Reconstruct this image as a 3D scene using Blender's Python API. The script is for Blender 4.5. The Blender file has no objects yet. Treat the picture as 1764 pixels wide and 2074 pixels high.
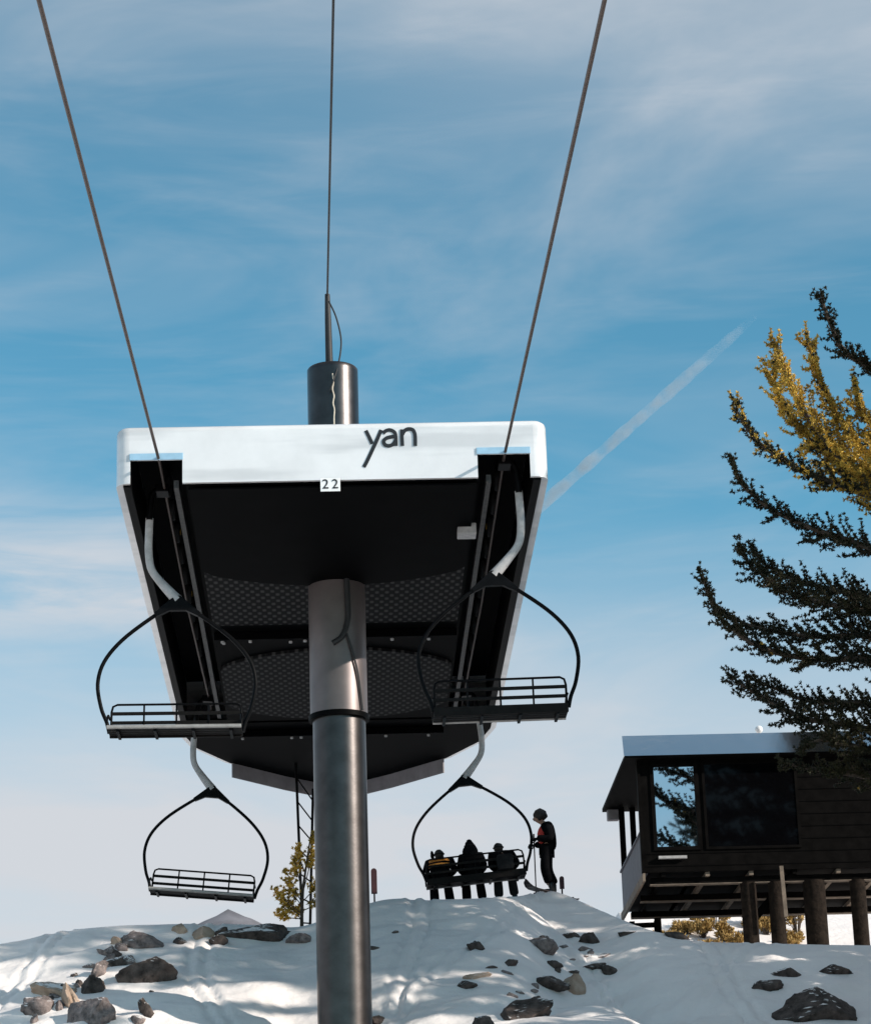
import bpy, math, random
import numpy as np
from mathutils import Vector, Matrix, noise
SC = bpy.context.scene
COL = SC.collection
RAD = math.radians

# ------------------------------------------------------------------ camera
# picture units: the photograph seen at 1764 x 2074, focal length 5500 of them
FPX = 5500.0
PITCH, YAW, ROLL = RAD(18.37), RAD(2.27), RAD(1.8)
_f = np.array([math.sin(YAW)*math.cos(PITCH), math.cos(YAW)*math.cos(PITCH), math.sin(PITCH)])
_r0 = np.array([math.cos(YAW), -math.sin(YAW), 0.0]); _u0 = np.cross(_r0, _f)
_R = math.cos(ROLL)*_r0 - math.sin(ROLL)*_u0
_U = math.sin(ROLL)*_r0 + math.cos(ROLL)*_u0
cam = bpy.data.cameras.new('camera'); camo = bpy.data.objects.new('camera', cam); COL.objects.link(camo)
cam.sensor_fit = 'HORIZONTAL'; cam.sensor_width = 36.0; cam.lens = 36.0*FPX/1764.0
cam.clip_start = 0.3; cam.clip_end = 20000
camo.matrix_world = Matrix(((_R[0], _U[0], -_f[0], 0), (_R[1], _U[1], -_f[1], 0), (_R[2], _U[2], -_f[2], 0), (0, 0, 0, 1)))
SC.camera = camo

def ray(px, py):
    return _f*FPX + _R*(px-882.0) - _U*(py-1037.0)
def at(px, py, Y):
    d = ray(px, py); d = d*(Y/d[1]); return Vector(d)

# ------------------------------------------------------------------ light
SUN_AZ, SUN_EL = RAD(117), RAD(24)          # clockwise from +Y (the lift line)
sunv = Vector((math.sin(SUN_AZ)*math.cos(SUN_EL), math.cos(SUN_AZ)*math.cos(SUN_EL), math.sin(SUN_EL)))
sl = bpy.data.lights.new('sun', 'SUN'); sl.energy = 3.4; sl.angle = RAD(0.53); sl.color = (1.0, 0.93, 0.84)
so = bpy.data.objects.new('sun', sl); COL.objects.link(so)
so.rotation_euler = sunv.to_track_quat('Z', 'Y').to_euler(); so.location = (40, -30, 60)

W = bpy.data.worlds.new('World'); SC.world = W; W.use_nodes = True
def build_world():
    nt = W.node_tree; N = nt.nodes; L = nt.links
    for n in list(N): N.remove(n)
    out = N.new('ShaderNodeOutputWorld')
    sky = N.new('ShaderNodeTexSky'); sky.sky_type = 'NISHITA'; sky.sun_disc = False
    sky.sun_elevation = SUN_EL; sky.sun_rotation = SUN_AZ
    sky.altitude = 2600; sky.air_density = 1.0; sky.dust_density = 0.3; sky.ozone_density = 2.2
    tint = N.new('ShaderNodeMix'); tint.data_type = 'RGBA'; tint.blend_type = 'MULTIPLY'; tint.inputs[0].default_value = 1.0
    tint.inputs[7].default_value = (0.72, 1.30, 1.10, 1)
    L.new(sky.outputs[0], tint.inputs[6])
    b1 = N.new('ShaderNodeBackground'); b1.inputs[1].default_value = SKY_STRENGTH
    L.new(tint.outputs[2], b1.inputs[0])
    b2 = N.new('ShaderNodeBackground'); b2.inputs[0].default_value = (0.50, 0.515, 0.545, 1); b2.inputs[1].default_value = CLOUD_STRENGTH
    tc = N.new('ShaderNodeTexCoord')
    sep = N.new('ShaderNodeSeparateXYZ'); L.new(tc.outputs['Generated'], sep.inputs[0])
    def mrange(src, a, b, c, d):
        m = N.new('ShaderNodeMapRange'); m.interpolation_type = 'SMOOTHSTEP'
        m.inputs[1].default_value = a; m.inputs[2].default_value = b; m.inputs[3].default_value = c; m.inputs[4].default_value = d
        L.new(src, m.inputs[0]); return m.outputs[0]
    def math_(op, a, b):
        m = N.new('ShaderNodeMath'); m.operation = op; m.use_clamp = False
        for i, v in enumerate((a, b)):
            if isinstance(v, (int, float)): m.inputs[i].default_value = v
            else: L.new(v, m.inputs[i])
        return m.outputs[0]
    def streak(scale, rot, stretch, detail, rough):
        mp = N.new('ShaderNodeMapping'); mp.vector_type = 'POINT'
        mp.inputs['Rotation'].default_value = rot; mp.inputs['Scale'].default_value = stretch
        L.new(tc.outputs['Generated'], mp.inputs[0])
        nz = N.new('ShaderNodeTexNoise'); nz.inputs['Scale'].default_value = scale
        nz.inputs['Detail'].default_value = detail; nz.inputs['Roughness'].default_value = rough
        nz.inputs['Distortion'].default_value = 0.6
        L.new(mp.outputs[0], nz.inputs[0]); return nz.outputs[0]
    n1 = streak(7.0, (0, RAD(22), 0), (0.8, 0.8, 2.6), 5, 0.55)       # broad veils
    n2 = streak(17.0, (0, RAD(30), 0), (0.5, 0.5, 3.2), 6, 0.6)       # fine cirrus streaks
    low = math_('MULTIPLY', mrange(sep.outputs[2], 0.19, 0.335, 1.0, 0.0), mrange(sep.outputs[1], -0.75, -0.2, 0.30, 1.0))                # milky towards the ridge
    hi = mrange(sep.outputs[2], 0.37, 0.50, 0.0, 0.62)                # thin veil high up
    right = mrange(sep.outputs[0], -0.06, 0.22, 0.30, 1.0)
    hi = math_('MULTIPLY', math_('MULTIPLY', hi, right), mrange(sep.outputs[1], 0.2, 0.6, 0.0, 1.0))
    veil = mrange(n1, 0.36, 0.80, 0.0, 0.48)
    fine = mrange(n2, 0.42, 0.85, 0.0, 0.24)
    s = math_('ADD', math_('MULTIPLY', low, 0.92), hi)
    s = math_('ADD', s, math_('MULTIPLY', veil, 0.75))
    s = math_('ADD', s, math_('MULTIPLY', fine, 0.6))
    over = math_('MULTIPLY', mrange(sep.outputs[2], 0.52, 0.68, 0.0, 1.0), mrange(n2, 0.44, 0.60, 0.06, 0.85))   # broken cloud overhead, out of view, added to neutralise the ambient light
    bank = math_('MULTIPLY', mrange(sep.outputs[2], 0.262, 0.292, 0.0, 1.0), mrange(sep.outputs[2], 0.297, 0.335, 1.0, 0.0))
    bank = math_('MULTIPLY', math_('MULTIPLY', bank, mrange(sep.outputs[0], -0.09, -0.01, 0.6, 0.0)), mrange(n2, 0.30, 0.60, 0.3, 1.0))
    s = math_('ADD', math_('ADD', s, over), bank)
    s = math_('SUBTRACT', s, 0.06)
    cl = N.new('ShaderNodeClamp'); L.new(s, cl.inputs[0]); cl.inputs[2].default_value = 0.97
    mx = N.new('ShaderNodeMixShader')
    L.new(cl.outputs[0], mx.inputs[0]); L.new(b1.outputs[0], mx.inputs[1]); L.new(b2.outputs[0], mx.inputs[2])
    L.new(mx.outputs[0], out.inputs[0])
SKY_STRENGTH, CLOUD_STRENGTH = 0.102, 0.86
build_world()
SC.view_settings.view_transform = 'Standard'; SC.view_settings.look = 'None'
SC.view_settings.gamma = 1.0; SC.view_settings.exposure = 0.62; SC.view_settings.use_curve_mapping = False

# ------------------------------------------------------------------ helpers
def tag(o, label=None, cat=None, group=None, kind=None):
    if label: o['label'] = label
    if cat: o['category'] = cat
    if group: o['group'] = group
    if kind: o['kind'] = kind
    return o
def empty(name, loc=(0, 0, 0), rot=(0, 0, 0)):
    o = bpy.data.objects.new(name, None); COL.objects.link(o); o.location = loc; o.rotation_euler = rot
    o.empty_display_size = 0.2
    return o
def link_mesh(name, me, mat, parent=None, smooth=None):
    o = bpy.data.objects.new(name, me); COL.objects.link(o)
    for m in (mat if isinstance(mat, (list, tuple)) else [mat]): me.materials.append(m)
    if parent is not None: o.parent = parent
    return o
def copy_tree(o, parent=None):
    c = o.copy(); COL.objects.link(c); c.parent = parent
    for ch in list(o.children): copy_tree(ch, c)
    return c

class MB:
    def __init__(s): s.v = []; s.f = []; s.sm = []
    def add(s, vs, fs, smooth=False):
        k = len(s.v); s.v += [tuple(p) for p in vs]
        s.f += [tuple(i+k for i in f) for f in fs]; s.sm += [smooth]*len(fs); return s
    def box(s, x0, x1, y0, y1, z0, z1, M=None):
        vs = [Vector((x, y, z)) for z in (z0, z1) for y in (y0, y1) for x in (x0, x1)]
        if M is not None: vs = [M @ v for v in vs]
        return s.add(vs, [(0, 2, 3, 1), (4, 5, 7, 6), (0, 1, 5, 4), (2, 6, 7, 3), (0, 4, 6, 2), (1, 3, 7, 5)])
    def bar(s, a, b, w, h, up=(0, 0, 1)):
        a = Vector(a); b = Vector(b); d = (b-a); ln = d.length; d.normalize()
        x = d.cross(Vector(up))
        if x.length < 1e-4: x = d.cross(Vector((1, 0, 0)))
        x.normalize(); z = x.cross(d)
        M = Matrix.Translation(a) @ Matrix((x, d, z)).transposed().to_4x4()
        return s.box(-w/2, w/2, 0, ln, -h/2, h/2, M)
    def tube(s, pts, r, n=10, caps=True, flat=1.0):
        pts = [Vector(p) for p in pts]; m = len(pts)
        rs = r if isinstance(r, (list, tuple)) else [r]*m
        vs = []; prev = None
        for i, p in enumerate(pts):
            t = (pts[min(i+1, m-1)]-pts[max(i-1, 0)]).normalized()
            if prev is None:
                ref = Vector((0, 0, 1)) if abs(t.z) < 0.9 else Vector((0, 1, 0))
                a = t.cross(ref).normalized()
            else:
                a = (prev - t*prev.dot(t)).normalized()
            prev = a; b = t.cross(a)
            for k in range(n):
                an = 2*math.pi*k/n
                vs.append(p + a*math.cos(an)*rs[i] + b*math.sin(an)*rs[i]*flat)
        fs = [(i*n+k, i*n+(k+1) % n, (i+1)*n+(k+1) % n, (i+1)*n+k) for i in range(m-1) for k in range(n)]
        s.add(vs, fs, True)
        if caps:
            s.add(vs[:n], [tuple(range(n))[::-1]]); s.add(vs[-n:], [tuple(range(n))])
        return s
    def prism(s, poly, z0, z1, M=None):
        n = len(poly)
        vs = [Vector((x, y, z0)) for x, y in poly]+[Vector((x, y, z1)) for x, y in poly]
        if M is not None: vs = [M @ v for v in vs]
        fs = [tuple(range(n))[::-1], tuple(range(n, 2*n))]+[(i, (i+1) % n, n+(i+1) % n, n+i) for i in range(n)]
        return s.add(vs, fs)
    def lathe(s, prof, n=20, M=None):       # profile of (r, z)
        vs = []
        for r, z in prof:
            for k in range(n):
                a = 2*math.pi*k/n; vs.append(Vector((r*math.cos(a), r*math.sin(a), z)))
        if M is not None: vs = [M @ v for v in vs]
        m = len(prof)
        fs = [(i*n+k, i*n+(k+1) % n, (i+1)*n+(k+1) % n, (i+1)*n+k) for i in range(m-1) for k in range(n)]
        s.add(vs, fs, True); return s
    def mesh(s, name='mesh'):
        me = bpy.data.meshes.new(name); me.from_pydata(s.v, [], s.f); me.update()
        me.polygons.foreach_set('use_smooth', s.sm)
        if any(s.sm): me.set_sharp_from_angle(angle=RAD(48))
        return me
    def build(s, name, mat, parent=None, bevel=0.0):
        o = link_mesh(name, s.mesh(name), mat, parent)
        if bevel:
            b = o.modifiers.new('bevel', 'BEVEL'); b.width = bevel; b.segments = 2; b.limit_method = 'ANGLE'; b.angle_limit = RAD(40)
        return o

def smooth_path(pts, sub=6):
    pts = [Vector(p) for p in pts]; out = []
    for i in range(len(pts)-1):
        p0 = pts[max(i-1, 0)]; p1 = pts[i]; p2 = pts[i+1]; p3 = pts[min(i+2, len(pts)-1)]
        for k in range(sub):
            t = k/sub
            out.append(0.5*((2*p1)+(p2-p0)*t+(2*p0-5*p1+4*p2-p3)*t*t+(3*p1-p0-3*p2+p3)*t**3))
    out.append(pts[-1]); return out

def make_mat(name, col, rough=0.6, metal=0.0, var=0.25, scale=6.0, bump=0.0, bscale=40.0, spec=0.5, coat=0.0, col2=None, thr=None):
    m = bpy.data.materials.new(name); m.use_nodes = True; nt = m.node_tree; N = nt.nodes; L = nt.links
    p = N['Principled BSDF']; p.inputs['Roughness'].default_value = rough; p.inputs['Metallic'].default_value = metal
    p.inputs['Specular IOR Level'].default_value = spec
    if coat: p.inputs['Coat Weight'].default_value = coat; p.inputs['Coat Roughness'].default_value = 0.06
    tc = N.new('ShaderNodeTexCoord')
    nz = N.new('ShaderNodeTexNoise'); nz.inputs['Scale'].default_value = scale; nz.inputs['Detail'].default_value = 6; nz.inputs['Roughness'].default_value = 0.6
    L.new(tc.outputs['Object'], nz.inputs[0])
    rp = N.new('ShaderNodeValToRGB')
    c2 = col2 if col2 else tuple(min(1, c*(1+var)) for c in col)
    c1 = col if col2 else tuple(c*(1-var) for c in col)
    a, b = thr if thr else (0.3, 0.7)
    rp.color_ramp.elements[0].position = a; rp.color_ramp.elements[1].position = b
    rp.color_ramp.elements[0].color = (*c1, 1); rp.color_ramp.elements[1].color = (*c2, 1)
    L.new(nz.outputs[0], rp.inputs[0]); L.new(rp.outputs[0], p.inputs['Base Color'])
    if bump:
        bz = N.new('ShaderNodeTexNoise'); bz.inputs['Scale'].default_value = bscale; bz.inputs['Detail'].default_value = 5
        L.new(tc.outputs['Object'], bz.inputs[0])
        bm = N.new('ShaderNodeBump'); bm.inputs['Strength'].default_value = bump; bm.inputs['Distance'].default_value = 0.02
        L.new(bz.outputs[0], bm.inputs['Height']); L.new(bm.outputs[0], p.inputs['Normal'])
    return m

M = {}
M['snow'] = make_mat('snow', (0.87, 0.80, 0.765), 0.65, var=0.06, scale=0.7, bump=1.0, bscale=7.0, spec=0.25)
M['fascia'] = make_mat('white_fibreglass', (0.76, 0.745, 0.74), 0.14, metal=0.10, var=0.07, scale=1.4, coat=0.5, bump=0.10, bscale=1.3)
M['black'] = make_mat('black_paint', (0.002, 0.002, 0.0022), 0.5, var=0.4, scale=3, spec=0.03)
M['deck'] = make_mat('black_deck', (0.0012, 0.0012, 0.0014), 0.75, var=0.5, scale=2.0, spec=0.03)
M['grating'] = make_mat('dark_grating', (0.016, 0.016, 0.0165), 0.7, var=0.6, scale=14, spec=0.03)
M['mast'] = make_mat('mast_steel', (0.078, 0.070, 0.068), 0.33, metal=1.0, var=0.22, scale=3.0, bump=0.03, bscale=30)
M['collar'] = make_mat('primer_steel', (0.17, 0.14, 0.135), 0.42, metal=0.7, var=0.12, scale=2.5)
M['galv'] = make_mat('galvanised', (0.38, 0.365, 0.36), 0.55, metal=0.0, var=0.2, scale=12)
M['greypanel'] = make_mat('grey_panel', (0.24, 0.22, 0.23), 0.6, var=0.15, scale=4)
M['rope'] = make_mat('rope_steel', (0.085, 0.06, 0.05), 0.5, metal=0.4, var=0.4, scale=30)
M['cable'] = make_mat('cable_black', (0.012, 0.012, 0.013), 0.6, var=0.3)
M['wire'] = make_mat('pale_wire', (0.6, 0.52, 0.42), 0.6, var=0.2)
M['plate'] = make_mat('white_plate', (0.78, 0.78, 0.78), 0.5, var=0.06)
M['ink'] = make_mat('black_ink', (0.008, 0.008, 0.01), 0.5, var=0.2)
M['flap'] = make_mat('pale_blue_flap', (0.30, 0.48, 0.62), 0.3, var=0.1)
M['tyre'] = make_mat('rubber', (0.012, 0.012, 0.012), 0.8, var=0.3)
M['yellow'] = make_mat('yellow_hub', (0.55, 0.32, 0.03), 0.5, var=0.2)
M['chair'] = make_mat('chair_steel', (0.0035, 0.0035, 0.004), 0.45, metal=0.0, var=0.4, scale=8, spec=0.06)
M['slat'] = make_mat('seat_slat', (0.007, 0.006, 0.0055), 0.6, var=0.4, scale=10, spec=0.1)
M['rail'] = make_mat('seat_edge', (0.35, 0.33, 0.31), 0.5, metal=0.4, var=0.2, scale=10)
M['rock'] = make_mat('granite', (0.06, 0.05, 0.048), 0.85, scale=9, bump=1.0, bscale=26, col2=(0.34, 0.27, 0.25), spec=0.2)
M['rockd'] = make_mat('dark_granite', (0.022, 0.017, 0.015), 0.85, scale=7, bump=1.0, bscale=26, col2=(0.13, 0.10, 0.088), spec=0.2)
M['rockt'] = make_mat('tan_granite', (0.30, 0.20, 0.14), 0.85, scale=5, bump=0.7, bscale=20, col2=(0.50, 0.38, 0.30), spec=0.2)
M['bark'] = make_mat('bark', (0.035, 0.025, 0.018), 0.9, scale=9, bump=0.9, bscale=18, col2=(0.10, 0.07, 0.05))
M['darkbark'] = make_mat('dark_bark', (0.008, 0.006, 0.005), 0.9, scale=9, bump=0.9, bscale=18, col2=(0.028, 0.02, 0.015), spec=0.1)
M['needle'] = make_mat('needles', (0.012, 0.015, 0.007), 0.65, scale=0.9, col2=(0.05, 0.042, 0.014), thr=(0.45, 0.72), spec=0.3)
M['needle_lit'] = make_mat('sunlit_needles', (0.26, 0.16, 0.022), 0.6, scale=1.6, col2=(0.85, 0.56, 0.10), thr=(0.35, 0.65), spec=0.3)  # sunlight on the upper boughs painted into the needle colour
M['needles_bright'] = make_mat('bright_needles', (0.30, 0.20, 0.03), 0.6, scale=2.5, col2=(0.85, 0.52, 0.09), thr=(0.4, 0.6), spec=0.3)
M['straw'] = make_mat('dry_straw', (0.28, 0.17, 0.05), 0.8, scale=3, col2=(0.55, 0.38, 0.14))
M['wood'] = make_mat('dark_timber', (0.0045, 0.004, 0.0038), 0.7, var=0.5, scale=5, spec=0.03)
M['woodl'] = make_mat('pale_timber', (0.16, 0.125, 0.095), 0.8, var=0.4, scale=7)
M['sidewall'] = make_mat('grey_siding', (0.10, 0.10, 0.12), 0.7, var=0.2, scale=5)
M['roofmetal'] = make_mat('roof_metal', (0.66, 0.68, 0.70), 0.10, metal=1.0, var=0.05, scale=0.8, bump=0.22, bscale=0.8)
M['glass'] = make_mat('window_glass', (0.55, 0.60, 0.64), 0.02, metal=1.0, var=0.02, scale=1)
M['darkglass'] = make_mat('dark_glass', (0.002, 0.002, 0.0025), 0.05, var=0.1, spec=0.12)
M['mount'] = make_mat('far_mountain', (0.055, 0.052, 0.06), 0.9, scale=0.03, col2=(0.20, 0.19, 0.21))
M['red'] = make_mat('red_cloth', (0.45, 0.03, 0.02), 0.7, var=0.2)
M['maroon'] = make_mat('maroon_paint', (0.05, 0.012, 0.016), 0.6, var=0.3)
M['orange'] = make_mat('orange_cloth', (0.55, 0.20, 0.02), 0.7, var=0.2, scale=18)
M['cloth'] = make_mat('dark_cloth', (0.005, 0.005, 0.006), 0.85, var=0.4, scale=9, spec=0.03)
M['clothg'] = make_mat('grey_cloth', (0.016, 0.016, 0.017), 0.85, var=0.3, scale=9, spec=0.03)
M['skin'] = make_mat('skin', (0.30, 0.17, 0.12), 0.6, var=0.1)
M['hair'] = make_mat('hair', (0.015, 0.011, 0.009), 0.7, var=0.4, scale=30)
M['boot'] = make_mat('boot_plastic', (0.015, 0.015, 0.017), 0.35, var=0.2)
M['ski'] = make_mat('ski_top', (0.03, 0.02, 0.022), 0.35, var=0.3)
M['white'] = make_mat('white_cap', (0.8, 0.8, 0.8), 0.4, var=0.03)

def snow_on_rock(m):
    nt = m.node_tree; N = nt.nodes; L = nt.links; p = N['Principled BSDF']
    src = p.inputs['Base Color'].links[0].from_socket
    ge = N.new('ShaderNodeNewGeometry'); sp = N.new('ShaderNodeSeparateXYZ'); L.new(ge.outputs['True Normal'], sp.inputs[0])
    nz = N.new('ShaderNodeTexNoise'); nz.inputs['Scale'].default_value = 2.2; nz.inputs['Detail'].default_value = 7
    L.new(ge.outputs['Position'], nz.inputs[0])
    ad = N.new('ShaderNodeMath'); ad.operation = 'ADD'; L.new(sp.outputs[2], ad.inputs[0]); L.new(nz.outputs[0], ad.inputs[1])
    mr = N.new('ShaderNodeMapRange'); mr.inputs[1].default_value = 1.36; mr.inputs[2].default_value = 1.42; L.new(ad.outputs[0], mr.inputs[0])
    mx = N.new('ShaderNodeMix'); mx.data_type = 'RGBA'; L.new(mr.outputs[0], mx.inputs[0]); L.new(src, mx.inputs[6]); mx.inputs[7].default_value = (0.86, 0.80, 0.77, 1)
    L.new(mx.outputs[2], p.inputs['Base Color'])
for k in ('rock', 'rockd', 'rockt'): snow_on_rock(M[k])

def mesh_pattern(m, k, c1, c2):
    nt = m.node_tree; N = nt.nodes; L = nt.links; p = N['Principled BSDF']
    tc = N.new('ShaderNodeTexCoord'); sp = N.new('ShaderNodeSeparateXYZ'); L.new(tc.outputs['Object'], sp.inputs[0])
    def mt(op, a, b=None):
        q = N.new('ShaderNodeMath'); q.operation = op
        for i, v in enumerate((a, b)):
            if v is None: continue
            if isinstance(v, (int, float)): q.inputs[i].default_value = v
            else: L.new(v, q.inputs[i])
        return q.outputs[0]
    w = mt('MULTIPLY', mt('SINE', mt('MULTIPLY', sp.outputs[0], k)), mt('SINE', mt('MULTIPLY', sp.outputs[1], k*0.45)))
    mr = N.new('ShaderNodeMapRange'); mr.inputs[1].default_value = 0.0; mr.inputs[2].default_value = 0.7; L.new(w, mr.inputs[0])
    mx = N.new('ShaderNodeMix'); mx.data_type = 'RGBA'; L.new(mr.outputs[0], mx.inputs[0])
    mx.inputs[6].default_value = (*c1, 1); mx.inputs[7].default_value = (*c2, 1); L.new(mx.outputs[2], p.inputs['Base Color'])
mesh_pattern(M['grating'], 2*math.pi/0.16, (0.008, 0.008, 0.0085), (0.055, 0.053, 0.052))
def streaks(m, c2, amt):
    # cloud reflections painted into the base colour as long slanting grey streaks
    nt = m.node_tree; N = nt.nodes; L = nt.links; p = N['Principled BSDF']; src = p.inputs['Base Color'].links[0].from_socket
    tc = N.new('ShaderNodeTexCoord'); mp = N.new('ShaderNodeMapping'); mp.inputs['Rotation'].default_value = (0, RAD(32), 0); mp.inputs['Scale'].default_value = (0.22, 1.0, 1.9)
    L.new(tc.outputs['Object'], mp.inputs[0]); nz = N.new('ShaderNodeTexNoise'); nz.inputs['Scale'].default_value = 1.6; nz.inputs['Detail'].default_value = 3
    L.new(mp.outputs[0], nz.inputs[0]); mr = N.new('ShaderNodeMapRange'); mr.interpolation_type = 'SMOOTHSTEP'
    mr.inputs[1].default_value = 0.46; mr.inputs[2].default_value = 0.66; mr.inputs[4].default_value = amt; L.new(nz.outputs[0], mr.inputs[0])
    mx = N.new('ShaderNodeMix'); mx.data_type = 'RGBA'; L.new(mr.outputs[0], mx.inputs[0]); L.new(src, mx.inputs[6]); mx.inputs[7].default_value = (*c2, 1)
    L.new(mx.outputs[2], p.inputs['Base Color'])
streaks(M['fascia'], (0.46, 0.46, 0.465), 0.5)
M['galvd'] = make_mat('dull_galvanised', (0.055, 0.052, 0.05), 0.55, var=0.5, scale=18, spec=0.2)

# ------------------------------------------------------------------ terrain
CREST = [(-250, 1960, 47), (-100, 1936, 47), (47, 1909, 48), (118, 1891, 48), (235, 1878, 48), (353, 1875, 48), (530, 1877, 48), (608, 1884, 48),
         (700, 1850, 48), (752, 1832, 48), (812, 1824, 48), (873, 1827, 48), (932, 1826, 48), (1000, 1823, 48.3), (1050, 1819, 49.5),
         (1090, 1811, 51), (1127, 1809, 51), (1172, 1829, 50.5), (1221, 1850, 49.5), (1260, 1868, 48.6), (1330, 1895, 47.6), (1400, 1911, 47),
         (1511, 1914, 47), (1764, 1918, 47), (2050, 1915, 47)]
_cx = []; _cz = []; _cy = []
for px, py, Y in CREST:
    p = at(px, py, Y); _cx.append(p.x); _cz.append(p.z); _cy.append(Y)
_cx = np.array(_cx); _cz = np.array(_cz); _cy = np.array(_cy)
def crest(x):
    # light smoothing over the polyline
    xs = x + np.array([-0.3, -0.15, 0, 0.15, 0.3]); w = np.array([1, 2, 3, 2, 1])/9.0
    return float((np.interp(xs, _cx, _cy)*w).sum()), float((np.interp(xs, _cx, _cz)*w).sum())
TRACKS = [(2.6, 0.32, 0.22, 0.3), (3.6, -0.42, 0.30, 1.0), (-2.6, 0.15, 0.3, 2.0), (1.4, -0.1, 0.15, 0.0), (5.8, 0.2, 0.3, 1.5), (-5.0, -0.12, 0.2, 0.5), (7.2, -0.35, 0.25, 2.2)]
def sstep(a, b, t):
    t = min(1, max(0, (t-a)/(b-a))); return t*t*(3-2*t)
def ground(x, y):
    cy, cz = crest(x)
    d = cy-y
    if d >= 0:
        e = math.sqrt(d*d+0.64)-0.8
        if d > 7:
            e7 = math.sqrt(49+0.64)-0.8; z = cz-0.50*e7-0.18*(d-7)
        else:
            z = cz-0.50*e
    else:
        k = sstep(5.0, 6.2, x)
        back = -0.10*(-d)-0.01*(-d)**2
        t = min(-d, 13.0); up = 0.145*min(t, 9.5)+0.42*max(0, t-9.5)
        if -d > 13: up -= 0.25*(-d-13)
        z = cz+(1-k)*back+k*up
    amp = sstep(0.0, 1.6, abs(d))*(1 if d >= 0 else 1-0.75*sstep(4.5, 6.0, x))
    z += amp*(0.16*noise.noise(Vector((x*0.35, y*0.5, 3.1)))+0.07*noise.noise(Vector((x*0.9, y*1.5, 7.7)))+0.03*noise.noise(Vector((x*2.6, y*3.2, 1.2)))+0.075*noise.noise(Vector((x*0.5+y*0.25, y*2.4-x*0.9, 9.1)))+0.03*noise.noise(Vector((x*1.2+y*0.6, y*5.5-x*2.0, 4.4))))
    if 0.2 < d < 9 and -8 < x < 11:
        for x0, a, b, ph in TRACKS:
            c = x0+a*d+b*math.sin(d*0.7+ph)
            for o in (-0.14, 0.14):
                q = (x-c-o)/0.06
                if q*q < 9: z -= 0.045*math.exp(-q*q)-0.016*math.exp(-(abs(q)-1.8)**2*2)
    z -= 0.5*math.exp(-(x*x+(y-41.2)**2)/1.6)
    edge = max(abs(x)/80.0, (abs(y-30))/90.0)
    z -= 30*sstep(0.6, 1.0, edge)
    return max(z, -40)
def hit(px, py, y0=38.0, y1=62.0):
    prev = None; Y = y0
    while Y < y1:
        p = at(px, py, Y)
        if p.z <= ground(p.x, p.y): return p
        Y += 0.02
    return at(px, py, 48)
def axis(a, b, fine0, fine1, df, dc):
    v = []; t = a
    while t < b:
        v.append(t); t += df if fine0 <= t < fine1 else dc
    v.append(b); return v
xs = axis(-80, 80, -7.5, 11, 0.07, 2.0); ys = axis(-60, 120, 39, 61, 0.085, 1.6)
gv = [(x, y, ground(x, y)) for y in ys for x in xs]; nx = len(xs)
gf = [(j*nx+i, j*nx+i+1, (j+1)*nx+i+1, (j+1)*nx+i) for j in range(len(ys)-1) for i in range(nx-1)]
gm = MB(); gm.add(gv, gf, True)
tag(gm.build('snow_slope', M['snow']), kind='structure')
vm = MB(); vm.add([(-6000, -6000, -34), (6000, -6000, -34), (6000, 6000, -34), (-6000, 6000, -34)], [(0, 1, 2, 3)])
tag(vm.build('valley_ground', M['snow']), kind='structure')

# far peak seen past the left crest
def mountain():
    b = at(462, 1842, 1500.0); mb = MB(); n = 46; vs = []
    for j in range(n+1):
        for i in range(n+1):
            u = i/n*2-1; v = j/n*2-1
            x = b.x+u*150; y = 1500+v*90
            r = math.hypot(u*(1.35 if u < 0 else 1.0), v)
            h = max(0, 1-r)**0.85*(b.z+34)*0.28+(1-min(1, r))*0
            h += (noise.noise(Vector((u*3, v*3, 2)))*9+noise.noise(Vector((u*8, v*8, 5)))*6)*min(1, max(0, (1-r)*3))*max(0, min(1, r*4))
            vs.append((x, y, b.z-(b.z+34)*0.28+h))
    fs = [(j*(n+1)+i, j*(n+1)+i+1, (j+1)*(n+1)+i+1, (j+1)*(n+1)+i) for j in range(n) for i in range(n)]
    mb.add(vs, fs, True)
    tag(mb.build('distant_mountain', M['mount']), kind='structure')
mountain()

# ------------------------------------------------------------------ terminal housing on its mast
H = 12.64; HW = 2.97; TOP = 13.48; Y0 = 36.5; ROPE_X = 2.47; ROPE_Z = 13.04
term = empty('lift_terminal', (0, 41.5, ground(0.03, 41.5)))
tag(term, 'long white-sided chairlift terminal with a black underside carried on one steel mast', 'lift terminal')
TL = Vector(term.location)
def tbuild(mb, name, mat, bevel=0.0, parent=None):
    mb.v = [tuple(Vector(v)-TL) for v in mb.v]
    return mb.build(name, mat, parent or term, bevel)
def outline(hw, yf, tip, r=0.2):
    half = []
    for k in range(7):
        a = math.pi/2*k/6
        half.append((hw-r+r*math.sin(a), yf+r-r*math.cos(a)))
    half += [(hw, 51.4), (hw-0.18, 52.5), (hw-0.80, 53.9), (hw-1.85, 55.2), (0.25, tip)]
    return half+[(-x, y) for x, y in half[::-1]]
def inset(poly, d):
    n = len(poly); out = []
    for i in range(n):
        a = Vector(poly[i-1]); b = Vector(poly[i]); c = Vector(poly[(i+1) % n])
        n1 = Vector((-(b-a).y, (b-a).x)).normalized(); n2 = Vector((-(c-b).y, (c-b).x)).normalized()
        nn = (n1+n2).normalized(); out.append((b.x+nn.x*d, b.y+nn.y*d))
    return out
OC = outline(3.08, Y0, 56.3)
NL = (-2.87, -2.13); NR = (2.07, 2.82); NZ = 13.0
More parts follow.
